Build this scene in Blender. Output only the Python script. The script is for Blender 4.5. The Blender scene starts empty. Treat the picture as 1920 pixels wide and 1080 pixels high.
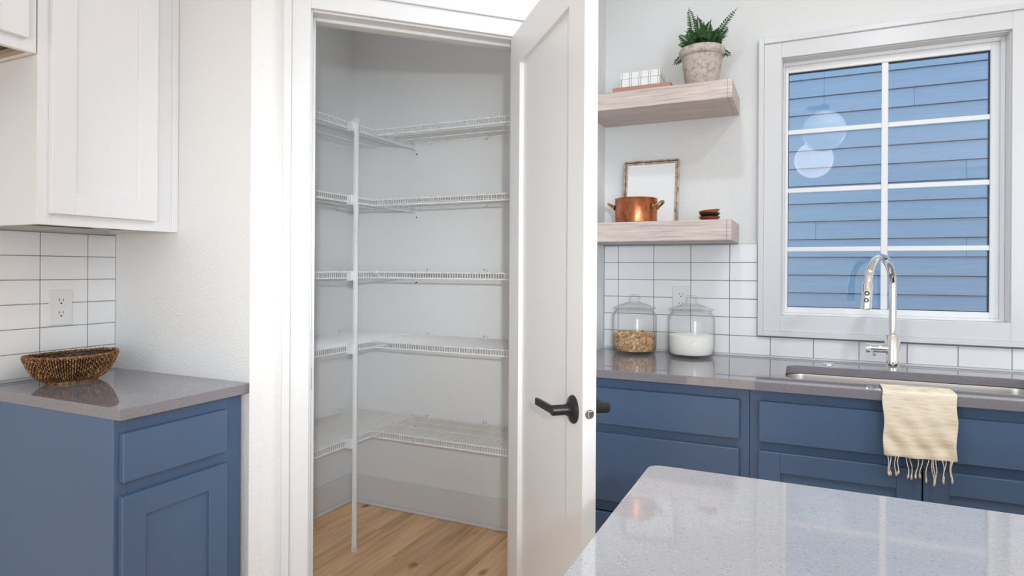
import bpy, bmesh, math, random
from mathutils import Matrix, Vector
random.seed(7)
scene = bpy.context.scene
COL = scene.collection

# ------------------------------------------------------------------ camera, world, lights, exposure
F_PX, YAW, ROLL, CY, CAM_H = 1172.34, 24.9305, -0.3278, 505.56, 1.2692
cd = bpy.data.cameras.new('camera')
cd.sensor_fit = 'HORIZONTAL'; cd.sensor_width = 36.0; cd.lens = 36.0 * F_PX / 1920.0
cd.shift_y = -(540.0 - CY) / 1920.0
cd.clip_start = 0.02; cd.clip_end = 200
cam = bpy.data.objects.new('camera', cd); COL.objects.link(cam)
_y, _r = math.radians(YAW), math.radians(ROLL)
fw = Vector((-math.sin(_y), math.cos(_y), 0)); rt0 = Vector((math.cos(_y), math.sin(_y), 0)); up0 = Vector((0, 0, 1))
rt = rt0 * math.cos(_r) - up0 * math.sin(_r); up = up0 * math.cos(_r) + rt0 * math.sin(_r)
cam.matrix_world = Matrix(((rt.x, up.x, -fw.x, 0), (rt.y, up.y, -fw.y, 0), (rt.z, up.z, -fw.z, CAM_H), (0, 0, 0, 1)))
scene.camera = cam

world = bpy.data.worlds.new('world'); scene.world = world; world.use_nodes = True
wn = world.node_tree.nodes; wl = world.node_tree.links
bg = wn['Background']; bg.inputs['Color'].default_value = (0.86, 0.93, 1.0, 1); bg.inputs['Strength'].default_value = 1.35

scene.view_settings.view_transform = 'Standard'; scene.view_settings.look = 'None'
scene.view_settings.gamma = 1.0; scene.view_settings.use_curve_mapping = False
scene.view_settings.exposure = 0.09
try:
    scene.cycles.use_denoising = True
    scene.cycles.max_bounces = 8; scene.cycles.diffuse_bounces = 5; scene.cycles.glossy_bounces = 4
    scene.cycles.use_adaptive_sampling = True; scene.cycles.adaptive_threshold = 0.015
    scene.cycles.transparent_max_bounces = 24; scene.cycles.transmission_bounces = 8
    scene.cycles.sample_clamp_indirect = 8.0
except Exception:
    pass

def area(name, loc, target, sx, sy, power, color=(1, 1, 1), shape='RECTANGLE', spread=None):
    d = bpy.data.lights.new(name, 'AREA'); d.shape = shape; d.size = sx
    if shape in ('RECTANGLE', 'ELLIPSE'): d.size_y = sy
    d.energy = power; d.color = color
    if spread: d.spread = math.radians(spread)
    o = bpy.data.objects.new(name, d); COL.objects.link(o); o.location = loc
    o.rotation_euler = (Vector(target) - Vector(loc)).to_track_quat('-Z', 'Y').to_euler()
    return o
# daylight entering through the glazed doors and windows of the open room behind the camera
DAY = (0.665, 0.83, 1.0)
area('daylight_front_doors', (-1.32, -5.03, 1.2), (-1.32, 0, 1.2), 1.5, 2.25, 16, DAY)
area('daylight_front_window', (3.6, -5.03, 1.3), (3.6, 0, 1.3), 1.7, 2.0, 118, DAY)
area('daylight_side_window', (4.73, -2.7, 1.45), (0, -2.7, 1.45), 3.3, 1.6, 10, DAY)
area('daylight_left_window', (-2.35, -3.6, 1.45), (0, -3.6, 1.45), 1.9, 1.6, 95, DAY)
# photographer's small gridded flash, just above the camera and aimed into the pantry
area('camera_flash', (0.35, -0.45, 1.50), (-1.60, 2.55, 1.16), 0.07, 0.07, 3.2, (0.90, 0.96, 1.0), 'DISK', 48)

# ------------------------------------------------------------------ helpers
I4 = Matrix.Identity(4)
def box(bm, x0, x1, y0, y1, z0, z1, bev=0.0, seg=1, M=I4):
    g = bmesh.ops.create_cube(bm, size=1.0, matrix=Matrix.Translation(((x0+x1)/2, (y0+y1)/2, (z0+z1)/2)) @ Matrix.Diagonal((abs(x1-x0), abs(y1-y0), abs(z1-z0), 1)))
    vs = g['verts']
    if bev > 0:
        es = list({e for v in vs for e in v.link_edges})
        r = bmesh.ops.bevel(bm, geom=es, offset=bev, segments=seg, profile=0.5, affect='EDGES')
        vs = list(r['verts'])
        isl = set(); st = [vs[0]]
        while st:
            v = st.pop()
            if v in isl: continue
            isl.add(v); st += [e.other_vert(v) for e in v.link_edges]
        vs = list(isl)
    if M != I4: bmesh.ops.transform(bm, matrix=M, verts=vs)
    return vs
def tube(bm, pts, r, n=8, closed=False, caps=True, radii=None):
    pts = [Vector(p) for p in pts]; m = len(pts); rings = []
    prev = None
    for i, p in enumerate(pts):
        if closed: t = (pts[(i+1) % m] - pts[i-1])
        else: t = pts[min(i+1, m-1)] - pts[max(i-1, 0)]
        t.normalize()
        if prev is None:
            a = Vector((0, 0, 1)) if abs(t.z) < 0.9 else Vector((1, 0, 0))
            u = (a - t * a.dot(t)).normalized()
        else:
            u = (prev - t * prev.dot(t))
            u = u.normalized() if u.length > 1e-6 else t.orthogonal().normalized()
        prev = u; v = t.cross(u); rr = radii[i] if radii else r
        rings.append([bm.verts.new(p + (u*math.cos(2*math.pi*k/n) + v*math.sin(2*math.pi*k/n))*rr) for k in range(n)])
    for i in range(m if closed else m-1):
        a, b = rings[i], rings[(i+1) % m]
        for k in range(n): bm.faces.new((a[k], a[(k+1) % n], b[(k+1) % n], b[k]))
    if caps and not closed:
        bm.faces.new(rings[0][::-1]); bm.faces.new(rings[-1])
def lathe(bm, prof, c=(0, 0, 0), n=40, M=None, sx=1.0, sy=1.0):
    """prof: list of (r, z); a closed outline open on the axis when r=0 at an end"""
    c = Vector(c); rings = []; new = []
    for r, z in prof:
        if r <= 1e-6: v = bm.verts.new((0, 0, z)); rings.append([v]); new.append(v)
        else:
            rg = [bm.verts.new((r*sx*math.cos(2*math.pi*k/n), r*sy*math.sin(2*math.pi*k/n), z)) for k in range(n)]; rings.append(rg); new += rg
    for a, b in zip(rings, rings[1:]):
        for k in range(n):
            k2 = (k+1) % n
            if len(a) == 1 and len(b) == 1: continue
            if len(a) == 1: bm.faces.new((a[0], b[k2], b[k]))
            elif len(b) == 1: bm.faces.new((a[k], a[k2], b[0]))
            else: bm.faces.new((a[k], a[k2], b[k2], b[k]))
    mm = (M if M else I4); mm = Matrix.Translation(c) @ mm
    bmesh.ops.transform(bm, matrix=mm, verts=new)
    return new
def NB(): return bmesh.new()
def finish(name, bm, mat, parent=None, smooth=False, off=None, auto=None, recalc=True):
    if off is not None: bmesh.ops.translate(bm, vec=-Vector(off), verts=bm.verts[:])
    if recalc: bmesh.ops.recalc_face_normals(bm, faces=bm.faces[:])
    me = bpy.data.meshes.new(name); bm.to_mesh(me); bm.free()
    if mat: me.materials.append(M_[mat])
    if smooth:
        for p in me.polygons: p.use_smooth = True
    if auto is not None:
        me.polygons.foreach_set('use_smooth', [True]*len(me.polygons))
        try: me.set_sharp_from_angle(angle=math.radians(auto))
        except Exception: pass
    o = bpy.data.objects.new(name, me); COL.objects.link(o)
    if parent is not None: o.parent = parent
    return o
def wloc(o):
    v = Vector(o.location)
    while o.parent: o = o.parent; v += Vector(o.location)
    return v
def part(name, bm, mat, parent, smooth=False, auto=None, label=None, kind=None, recalc=True):
    """bm holds world coordinates"""
    o = finish(name, bm, mat, parent, smooth, wloc(parent), auto, recalc)
    if label: o['label'] = label
    if kind: o['kind'] = kind
    return o
def thing(name, label, cat, loc, group=None):
    o = bpy.data.objects.new(name, None); COL.objects.link(o); o.location = loc
    o.empty_display_size = 0.05
    o['label'] = label; o['category'] = cat
    if group: o['group'] = group
    return o
def tag(o, label, cat, group=None):
    o['label'] = label; o['category'] = cat
    if group: o['group'] = group
    return o
def struct(name, bm, mat, label=None, cat=None, auto=None, smooth=False):
    o = finish(name, bm, mat, None, smooth, None, auto)
    o['kind'] = 'structure'
    if label: o['label'] = label
    if cat: o['category'] = cat
    return o
def sempty(name, label, cat, loc=(0, 0, 0)):
    o = thing(name, label, cat, loc); o['kind'] = 'structure'; return o
def place(src, loc, parent):
    c = src.copy(); COL.objects.link(c); c.parent = parent; c.location = loc; return c

# ------------------------------------------------------------------ materials
M_ = {}
def new_mat(name):
    m = bpy.data.materials.new(name); m.use_nodes = True
    M_[name] = m; nt = m.node_tree
    return m, nt.nodes, nt.links, nt.nodes['Principled BSDF']
def lin(r, g, b):
    f = lambda c: (c/255/12.92) if c/255 <= 0.04045 else ((c/255+0.055)/1.055)**2.4
    return (f(r), f(g), f(b), 1)
def coords(n, l, scale=(1, 1, 1), kind='Object'):
    tc = n.new('ShaderNodeTexCoord'); mp = n.new('ShaderNodeMapping'); mp.inputs['Scale'].default_value = scale
    l.new(tc.outputs[kind], mp.inputs['Vector']); return mp
def noise(n, l, vec, scale, detail=3, rough=0.5):
    t = n.new('ShaderNodeTexNoise'); t.inputs['Scale'].default_value = scale; t.inputs['Detail'].default_value = detail
    t.inputs['Roughness'].default_value = rough
    if vec is not None: l.new(vec, t.inputs['Vector'])
    return t
def ramp(n, l, fac, stops):
    r = n.new('ShaderNodeValToRGB'); e = r.color_ramp.elements
    e[0].position, e[0].color = stops[0]; e[1].position, e[1].color = stops[-1]
    for p, c in stops[1:-1]:
        x = e.new(p); x.color = c
    l.new(fac, r.inputs['Fac']); return r
def bump(n, l, h, b, strength, dist=0.002):
    bp = n.new('ShaderNodeBump'); bp.inputs['Strength'].default_value = strength; bp.inputs['Distance'].default_value = dist
    l.new(h, bp.inputs['Height']); l.new(bp.outputs['Normal'], b.inputs['Normal']); return bp
def paint(name, col, rough=0.5, bscale=0, bstr=0.1, bdist=0.001, spec=0.5, metallic=0.0, var=0.0, vscale=3.0, coat=0.0):
    m, n, l, b = new_mat(name)
    b.inputs['Base Color'].default_value = col; b.inputs['Roughness'].default_value = rough
    b.inputs['Specular IOR Level'].default_value = spec; b.inputs['Metallic'].default_value = metallic
    if coat: b.inputs['Coat Weight'].default_value = coat
    if bscale or var: mp = coords(n, l)
    if bscale:
        t = noise(n, l, mp.outputs['Vector'], bscale, 2); bump(n, l, t.outputs['Fac'], b, bstr, bdist)
    if var:
        t = noise(n, l, mp.outputs['Vector'], vscale, 3)
        lo = tuple(c*(1-var) for c in col[:3]) + (1,); hi = tuple(min(1, c*(1+var)) for c in col[:3]) + (1,)
        r = ramp(n, l, t.outputs['Fac'], [(0.3, lo), (0.7, hi)]); l.new(r.outputs['Color'], b.inputs['Base Color'])
    return m
WALL = (0.80, 0.80, 0.79, 1)
paint('drywall', WALL, 0.62, 150, 0.55, 0.004, 0.3)
paint('drywall_pantry', (0.81, 0.81, 0.805, 1), 0.7, 150, 0.06, 0.001, 0.3)
paint('ceiling_paint', (0.82, 0.82, 0.82, 1), 0.8, 120, 0.1, 0.001, 0.2)
paint('trim_white', (0.73, 0.73, 0.735, 1), 0.30, 40, 0.015, 0.001, 0.5)
paint('door_white', (0.86, 0.86, 0.86, 1), 0.36, 40, 0.015, 0.001, 0.5)
paint('cabinet_white', (0.83, 0.83, 0.84, 1), 0.38, 60, 0.02, 0.001, 0.5)
paint('cabinet_blue', (0.084, 0.140, 0.245, 1), 0.36, 60, 0.03, 0.001, 0.5, var=0.04, vscale=2)
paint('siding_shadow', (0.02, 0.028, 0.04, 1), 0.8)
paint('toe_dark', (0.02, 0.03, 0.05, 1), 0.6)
paint('grout', lin(150, 150, 148), 0.9, 400, 0.2, 0.0005, 0.2)
paint('caulk', lin(214, 214, 214), 0.6)
paint('tile', (0.87, 0.87, 0.875, 1), 0.13, 14, 0.03, 0.001, 0.5)
paint('wire_white', (0.92, 0.92, 0.92, 1), 0.3)
paint('plastic_white', (0.80, 0.80, 0.80, 1), 0.3)
paint('black_metal', (0.012, 0.012, 0.013, 1), 0.38, 300, 0.03, 0.0005, 0.5)
paint('slot_dark', (0.01, 0.01, 0.01, 1), 0.6)
paint('chrome', (0.86, 0.87, 0.88, 1), 0.045, metallic=1.0)
paint('nickel', (0.62, 0.58, 0.53, 1), 0.25, metallic=1.0)
paint('brass', (0.42, 0.29, 0.13, 1), 0.3, 80, 0.1, 0.001, metallic=1.0, var=0.25, vscale=40)
paint('vinyl_white', (0.86, 0.86, 0.86, 1), 0.3)
paint('gasket', (0.02, 0.02, 0.022, 1), 0.6)
paint('brown_wood', lin(112, 92, 78), 0.6, var=0.25, vscale=6)
paint('pale_wood', lin(176, 160, 142), 0.6, var=0.12, vscale=9)
paint('book_tan', lin(180, 134, 112), 0.6, 90, 0.05, var=0.06, vscale=20)
paint('book_page', lin(225, 215, 195), 0.8)
paint('soil', (0.03, 0.02, 0.012, 1), 0.9, 60, 0.5, 0.004)
paint('frame_paper', lin(238, 238, 238), 0.35)
paint('cord_black', (0.02, 0.02, 0.02, 1), 0.5)
paint('gravel', lin(120, 118, 112), 0.95, 20, 0.6, 0.01, 0.2, var=0.2, vscale=12)
paint('sugar', lin(252, 249, 243), 0.8, 500, 0.2, 0.001, 0.2)
paint('bowl_light', lin(176, 104, 60), 0.4, var=0.2, vscale=30)
paint('bowl_dark', (0.02, 0.014, 0.012, 1), 0.35)
paint('bowl_red', lin(122, 58, 36), 0.38, var=0.2, vscale=30)

def steel():
    m, n, l, b = new_mat('steel'); b.inputs['Metallic'].default_value = 1; b.inputs['Roughness'].default_value = 0.3
    b.inputs['Base Color'].default_value = (0.62, 0.60, 0.57, 1)
    mp = coords(n, l, (4, 180, 180)); t = noise(n, l, mp.outputs['Vector'], 2, 3); bump(n, l, t.outputs['Fac'], b, 0.06, 0.001)
steel()
def quartz(name, base, rough):
    m, n, l, b = new_mat(name); b.inputs['Roughness'].default_value = rough; b.inputs['Specular IOR Level'].default_value = 0.9
    mp = coords(n, l)
    v = n.new('ShaderNodeTexVoronoi'); v.inputs['Scale'].default_value = 420; l.new(mp.outputs['Vector'], v.inputs['Vector'])
    sep = n.new('ShaderNodeSeparateColor'); l.new(v.outputs['Color'], sep.inputs['Color'])
    c = lambda k: tuple(min(1, x*k) for x in base) + (1,)
    r = ramp(n, l, sep.outputs['Red'], [(0.0, c(0.72)), (0.05, c(0.94)), (0.5, c(1.0)), (0.95, c(1.03)), (1.0, c(1.18))])
    t = noise(n, l, mp.outputs['Vector'], 3, 2)
    mx = n.new('ShaderNodeMixRGB'); mx.blend_type = 'MULTIPLY'; mx.inputs['Fac'].default_value = 0.25
    r2 = ramp(n, l, t.outputs['Fac'], [(0.3, (0.8, 0.8, 0.8, 1)), (0.7, (1.1, 1.1, 1.1, 1))])
    l.new(r.outputs['Color'], mx.inputs['Color1']); l.new(r2.outputs['Color'], mx.inputs['Color2'])
    l.new(mx.outputs['Color'], b.inputs['Base Color'])
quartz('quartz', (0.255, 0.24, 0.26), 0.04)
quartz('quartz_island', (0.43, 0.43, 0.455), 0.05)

def thin_glass(name, body=(0.97, 0.985, 0.98), edge=(0.55, 0.62, 0.66), f0=0.05, rough=0.0, pw=3):
    m, n, l, b = new_mat(name); n.remove(b); out = n['Material Output']
    lw = n.new('ShaderNodeLayerWeight'); lw.inputs['Blend'].default_value = 0.5
    p5 = n.new('ShaderNodeMath'); p5.operation = 'POWER'; p5.inputs[1].default_value = 5; l.new(lw.outputs['Facing'], p5.inputs[0])
    ma = n.new('ShaderNodeMath'); ma.operation = 'MULTIPLY_ADD'; ma.inputs[1].default_value = 1-f0; ma.inputs[2].default_value = f0
    l.new(p5.outputs[0], ma.inputs[0])
    p3 = n.new('ShaderNodeMath'); p3.operation = 'POWER'; p3.inputs[1].default_value = pw; l.new(lw.outputs['Facing'], p3.inputs[0])
    mc = n.new('ShaderNodeMixRGB'); mc.inputs['Color1'].default_value = body + (1,); mc.inputs['Color2'].default_value = edge + (1,)
    l.new(p3.outputs[0], mc.inputs['Fac'])
    tr = n.new('ShaderNodeBsdfTransparent'); gl = n.new('ShaderNodeBsdfGlossy'); gl.inputs['Roughness'].default_value = rough
    l.new(mc.outputs['Color'], tr.inputs['Color'])
    mx = n.new('ShaderNodeMixShader'); l.new(ma.outputs[0], mx.inputs['Fac']); l.new(tr.outputs[0], mx.inputs[1]); l.new(gl.outputs[0], mx.inputs[2])
    l.new(mx.outputs[0], out.inputs['Surface'])
thin_glass('window_glass', (0.985, 0.99, 0.99), (0.9, 0.93, 0.94), 0.042)
thin_glass('jar_glass', (0.992, 0.995, 0.995), (0.36, 0.41, 0.45), 0.03, pw=6)

def oak_shelf():
    m, n, l, b = new_mat('washed_oak'); b.inputs['Roughness'].default_value = 0.55
    mp = coords(n, l, (4.0, 75, 75)); t = noise(n, l, mp.outputs['Vector'], 1.6, 8, 0.62)
    mp2 = coords(n, l, (1.2, 9, 9)); t2 = noise(n, l, mp2.outputs['Vector'], 1.5, 3)
    r = ramp(n, l, t.outputs['Fac'], [(0.28, lin(168, 152, 146)), (0.45, lin(205, 190, 183)), (0.6, lin(217, 204, 198)), (0.8, lin(232, 222, 216))])
    r2 = ramp(n, l, t2.outputs['Fac'], [(0.3, (0.86, 0.85, 0.84, 1)), (0.7, (1.05, 1.04, 1.04, 1))])
    mx = n.new('ShaderNodeMixRGB'); mx.blend_type = 'MULTIPLY'; mx.inputs['Fac'].default_value = 1
    l.new(r.outputs['Color'], mx.inputs['Color1']); l.new(r2.outputs['Color'], mx.inputs['Color2']); l.new(mx.outputs['Color'], b.inputs['Base Color'])
    bump(n, l, t.outputs['Fac'], b, 0.15, 0.001)
oak_shelf()
def floor_oak():
    m, n, l, b = new_mat('floor_oak'); b.inputs['Roughness'].default_value = 0.42
    oi = n.new('ShaderNodeObjectInfo')
    tc = n.new('ShaderNodeTexCoord')
    mul = n.new('ShaderNodeMath'); mul.operation = 'MULTIPLY'; mul.inputs[1].default_value = 53.0; l.new(oi.outputs['Random'], mul.inputs[0])
    cx = n.new('ShaderNodeCombineXYZ'); l.new(mul.outputs[0], cx.inputs[0]); l.new(mul.outputs[0], cx.inputs[1])
    ad = n.new('ShaderNodeVectorMath'); ad.operation = 'ADD'; l.new(tc.outputs['Object'], ad.inputs[0]); l.new(cx.outputs[0], ad.inputs[1])
    mp = n.new('ShaderNodeMapping'); mp.inputs['Scale'].default_value = (26, 1.7, 26); l.new(ad.outputs[0], mp.inputs['Vector'])
    t = noise(n, l, mp.outputs['Vector'], 1.0, 8, 0.62)
    mp2 = n.new('ShaderNodeMapping'); mp2.inputs['Scale'].default_value = (7, 0.9, 7); l.new(ad.outputs[0], mp2.inputs['Vector'])
    t2 = noise(n, l, mp2.outputs['Vector'], 1.0, 3)
    r = ramp(n, l, t.outputs['Fac'], [(0.25, lin(176, 132, 90)), (0.45, lin(222, 180, 134)), (0.6, lin(238, 200, 156)), (0.8, lin(250, 220, 182))])
    r2 = ramp(n, l, t2.outputs['Fac'], [(0.3, (0.92, 0.89, 0.86, 1)), (0.7, (1.2, 1.18, 1.15, 1))])
    mx = n.new('ShaderNodeMixRGB'); mx.blend_type = 'MULTIPLY'; mx.inputs['Fac'].default_value = 1
    l.new(r.outputs['Color'], mx.inputs['Color1']); l.new(r2.outputs['Color'], mx.inputs['Color2'])
    r3 = ramp(n, l, oi.outputs['Random'], [(0.0, (0.86, 0.84, 0.82, 1)), (0.35, (1.05, 1.05, 1.05, 1)), (1.0, (1.2, 1.2, 1.2, 1))])
    mx2 = n.new('ShaderNodeMixRGB'); mx2.blend_type = 'MULTIPLY'; mx2.inputs['Fac'].default_value = 1
    l.new(mx.outputs['Color'], mx2.inputs['Color1']); l.new(r3.outputs['Color'], mx2.inputs['Color2'])
    mp3 = n.new('ShaderNodeMapping'); mp3.inputs['Scale'].default_value = (6.5, 3.2, 6.5); l.new(ad.outputs[0], mp3.inputs['Vector'])
    t3 = noise(n, l, ad.outputs[0], 14, 2); wob = n.new('ShaderNodeMixRGB'); wob.inputs['Fac'].default_value = 0.12
    l.new(mp3.outputs['Vector'], wob.inputs['Color1']); l.new(t3.outputs['Color'], wob.inputs['Color2'])
    v = n.new('ShaderNodeTexVoronoi'); v.inputs['Scale'].default_value = 1.0; l.new(wob.outputs['Color'], v.inputs['Vector'])
    k = ramp(n, l, v.outputs['Distance'], [(0.03, (0.22, 0.15, 0.1, 1)), (0.085, (0.62, 0.54, 0.46, 1)), (0.15, (1, 1, 1, 1))])
    mx3 = n.new('ShaderNodeMixRGB'); mx3.blend_type = 'MULTIPLY'; mx3.inputs['Fac'].default_value = 0.9
    l.new(mx2.outputs['Color'], mx3.inputs['Color1']); l.new(k.outputs['Color'], mx3.inputs['Color2'])
    l.new(mx3.outputs['Color'], b.inputs['Base Color']); bump(n, l, t.outputs['Fac'], b, 0.08, 0.001)
floor_oak()
def siding_mat():
    m, n, l, b = new_mat('siding_blue'); b.inputs['Roughness'].default_value = 0.6
    oi = n.new('ShaderNodeObjectInfo')
    mp = coords(n, l, (3.0, 60, 70)); t = noise(n, l, mp.outputs['Vector'], 1.2, 6, 0.6)
    r = ramp(n, l, t.outputs['Fac'], [(0.3, lin(128, 168, 208)), (0.7, lin(142, 182, 219))])
    l.new(r.outputs['Color'], b.inputs['Base Color']); bump(n, l, t.outputs['Fac'], b, 0.35, 0.004)
siding_mat()
def concrete_pot():
    m, n, l, b = new_mat('stone_pot'); b.inputs['Roughness'].default_value = 0.85
    mp = coords(n, l); t = noise(n, l, mp.outputs['Vector'], 55, 8, 0.75)
    r = ramp(n, l, t.outputs['Fac'], [(0.33, lin(140, 126, 114)), (0.47, lin(188, 176, 164)), (0.62, lin(204, 195, 186)), (0.72, lin(232, 228, 222))])
    l.new(r.outputs['Color'], b.inputs['Base Color']); bump(n, l, t.outputs['Fac'], b, 0.4, 0.002)
concrete_pot()
def copper():
    m, n, l, b = new_mat('copper'); b.inputs['Metallic'].default_value = 0.9
    mp = coords(n, l, (1, 1, 0.7)); t = noise(n, l, mp.outputs['Vector'], 26, 7, 0.65)
    r = ramp(n, l, t.outputs['Fac'], [(0.3, (0.16, 0.045, 0.02, 1)), (0.46, (0.42, 0.13, 0.055, 1)), (0.6, (0.60, 0.22, 0.10, 1)), (0.78, (0.74, 0.33, 0.18, 1))])
    l.new(r.outputs['Color'], b.inputs['Base Color'])
    rr = ramp(n, l, t.outputs['Fac'], [(0.3, (0.42, 0.42, 0.42, 1)), (0.7, (0.2, 0.2, 0.2, 1))]); l.new(rr.outputs['Color'], b.inputs['Roughness'])
copper()
def fern_mat():
    m, n, l, b = new_mat('fern_leaf'); b.inputs['Roughness'].default_value = 0.45
    mp = coords(n, l); t = noise(n, l, mp.outputs['Vector'], 38, 3)
    r = ramp(n, l, t.outputs['Fac'], [(0.3, (0.012, 0.04, 0.014, 1)), (0.55, (0.028, 0.095, 0.018, 1)), (0.75, (0.085, 0.20, 0.03, 1))])
    l.new(r.outputs['Color'], b.inputs['Base Color'])
fern_mat()
def wicker():
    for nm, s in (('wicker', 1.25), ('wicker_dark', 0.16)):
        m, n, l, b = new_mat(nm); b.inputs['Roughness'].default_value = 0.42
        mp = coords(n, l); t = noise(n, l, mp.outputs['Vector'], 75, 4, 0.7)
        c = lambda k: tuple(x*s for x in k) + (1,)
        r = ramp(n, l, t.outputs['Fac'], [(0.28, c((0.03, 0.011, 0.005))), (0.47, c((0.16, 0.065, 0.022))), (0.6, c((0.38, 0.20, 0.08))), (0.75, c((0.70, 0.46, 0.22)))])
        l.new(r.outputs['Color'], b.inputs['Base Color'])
wicker()
def linen():
    m, n, l, b = new_mat('linen'); b.inputs['Roughness'].default_value = 0.9; b.inputs['Specular IOR Level'].default_value = 0.1
    mp = coords(n, l, (1, 1, 9)); t = noise(n, l, mp.outputs['Vector'], 22, 6, 0.65)
    r = ramp(n, l, t.outputs['Fac'], [(0.3, lin(222, 204, 178)), (0.5, lin(244, 230, 206)), (0.7, lin(252, 242, 224))])
    l.new(r.outputs['Color'], b.inputs['Base Color'])
    w1 = n.new('ShaderNodeTexWave'); w1.inputs['Scale'].default_value = 260; w1.bands_direction = 'X'
    w2 = n.new('ShaderNodeTexWave'); w2.inputs['Scale'].default_value = 260; w2.bands_direction = 'Z'
    tc = n.new('ShaderNodeTexCoord'); l.new(tc.outputs['Object'], w1.inputs['Vector']); l.new(tc.outputs['Object'], w2.inputs['Vector'])
    a = n.new('ShaderNodeMath'); a.operation = 'ADD'; l.new(w1.outputs['Fac'], a.inputs[0]); l.new(w2.outputs['Fac'], a.inputs[1])
    bump(n, l, a.outputs[0], b, 0.2, 0.0006)
linen()
def brown_sugar():
    m, n, l, b = new_mat('brown_crumble'); b.inputs['Roughness'].default_value = 0.9
    mp = coords(n, l); v = n.new('ShaderNodeTexVoronoi'); v.inputs['Scale'].default_value = 95; l.new(mp.outputs['Vector'], v.inputs['Vector'])
    t = noise(n, l, mp.outputs['Vector'], 34, 5, 0.7)
    r = ramp(n, l, t.outputs['Fac'], [(0.32, lin(140, 98, 62)), (0.45, lin(210, 166, 120)), (0.6, lin(228, 192, 148)), (0.75, lin(240, 212, 174))])
    k = ramp(n, l, v.outputs['Distance'], [(0.35, (1, 1, 1, 1)), (0.75, (0.35, 0.26, 0.2, 1))])
    mx = n.new('ShaderNodeMixRGB'); mx.blend_type = 'MULTIPLY'; mx.inputs['Fac'].default_value = 0.75
    l.new(r.outputs['Color'], mx.inputs['Color1']); l.new(k.outputs['Color'], mx.inputs['Color2']); l.new(mx.outputs['Color'], b.inputs['Base Color'])
    bump(n, l, v.outputs['Distance'], b, 0.5, 0.004)
brown_sugar()
def stripes():
    m, n, l, b = new_mat('striped_paper'); b.inputs['Roughness'].default_value = 0.6
    tc = n.new('ShaderNodeTexCoord'); sp = n.new('ShaderNodeSeparateXYZ'); l.new(tc.outputs['Object'], sp.inputs[0])
    ad = n.new('ShaderNodeMath'); ad.operation = 'ADD'; l.new(sp.outputs['X'], ad.inputs[0]); l.new(sp.outputs['Y'], ad.inputs[1])
    md = n.new('ShaderNodeMath'); md.operation = 'PINGPONG'; md.inputs[1].default_value = 0.0195; l.new(ad.outputs[0], md.inputs[0])
    dv_ = n.new('ShaderNodeMath'); dv_.operation = 'DIVIDE'; dv_.inputs[1].default_value = 0.0195; l.new(md.outputs[0], dv_.inputs[0])
    r = ramp(n, l, dv_.outputs[0], [(0.0, lin(236, 236, 234)), (0.12, lin(236, 236, 234)), (0.16, lin(70, 76, 104)), (0.24, lin(70, 76, 104)), (0.25, lin(236, 236, 234)), (1.0, lin(236, 236, 234))])
    l.new(r.outputs['Color'], b.inputs['Base Color'])
    r.color_ramp.interpolation = 'CONSTANT'
stripes()
def frame_silver():
    m, n, l, b = new_mat('frame_gilt'); b.inputs['Roughness'].default_value = 0.35; b.inputs['Metallic'].default_value = 0.55
    mp = coords(n, l, (1, 1, 1)); t = noise(n, l, mp.outputs['Vector'], 45, 6, 0.7)
    r = ramp(n, l, t.outputs['Fac'], [(0.3, lin(120, 100, 84)), (0.5, lin(196, 180, 162)), (0.7, lin(228, 218, 204))])
    l.new(r.outputs['Color'], b.inputs['Base Color'])
frame_silver()
def emit(name, col, s):
    m, n, l, b = new_mat(name); b.inputs['Emission Color'].default_value = col; b.inputs['Emission Strength'].default_value = s
    b.inputs['Base Color'].default_value = (0.8, 0.8, 0.8, 1); b.inputs['Roughness'].default_value = 0.2
emit('opal_lit', (1, 0.98, 0.95, 1), 2.6); emit('opal_dim', (0.95, 0.98, 1, 1), 1.1)
emit('lamp_lens', (0.92, 0.96, 1, 1), 5.0)
emit('pantry_fill', (0.93, 0.97, 1, 1), 5.2)  # glow of the added pantry fill light

# ------------------------------------------------------------------ shell dimensions
XL, YS, YW = -2.213, 1.4164, 2.787           # drywall faces: left wall, left return, window wall
TX, TY = -2.205, 2.777                        # tile faces
ZC, CT = 0.914, 0.030                         # counter height, slab thickness
X2 = -0.826                                   # right return wall face
CEIL, YB, XR = 2.74, -4.9, 4.6
C0 = Vector((-1.510, YS, 0)); q = math.sqrt(0.5)
MD = Matrix(((q, -q, 0, C0.x), (q, q, 0, C0.y), (0, 0, 1, 0), (0, 0, 0, 1)))   # diagonal wall frame: x along wall, y into pantry
WT = 0.115
JL, JR, HEAD = 0.149, 0.852, 2.078            # jamb faces and head of the pantry opening
SEND = (X2 - C0.x) / q
PXW, PYW = -2.250, 2.752                      # pantry inner walls

# floor
bm = NB(); box(bm, XL-0.2, XR+0.2, YB-0.2, YW+0.15, -0.08, -0.012); floor = struct('floor', bm, 'floor_oak', 'honey oak plank floor seen through the pantry doorway')
PW = 0.1855
plank_me = {}
def plank(x0, y0, y1, h):
    key = (round(y1-y0, 3))
    if key not in plank_me:
        bm = NB(); box(bm, 0.0005, PW-0.0005, 0.0006, y1-y0-0.0006, -0.012, 0.0, 0.0009)
        o = finish('plank', bm, 'floor_oak', floor); plank_me[key] = o.data
    else:
        o = bpy.data.objects.new('plank', plank_me[key]); COL.objects.link(o); o.parent = floor
    o.location = (x0, y0, 0)
PX0 = -1.640
cuts = {-4: [2.05], -3: [2.35, 1.1], -2: [2.49, 1.20], -1: [1.62], 0: [2.280, 1.05], 1: [1.7], 2: [2.2, 0.9], 3: [1.4], 4: [1.9, 0.6], 5: [1.2], 6: [0.8], 7: [1.5, 0.3]}
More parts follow.
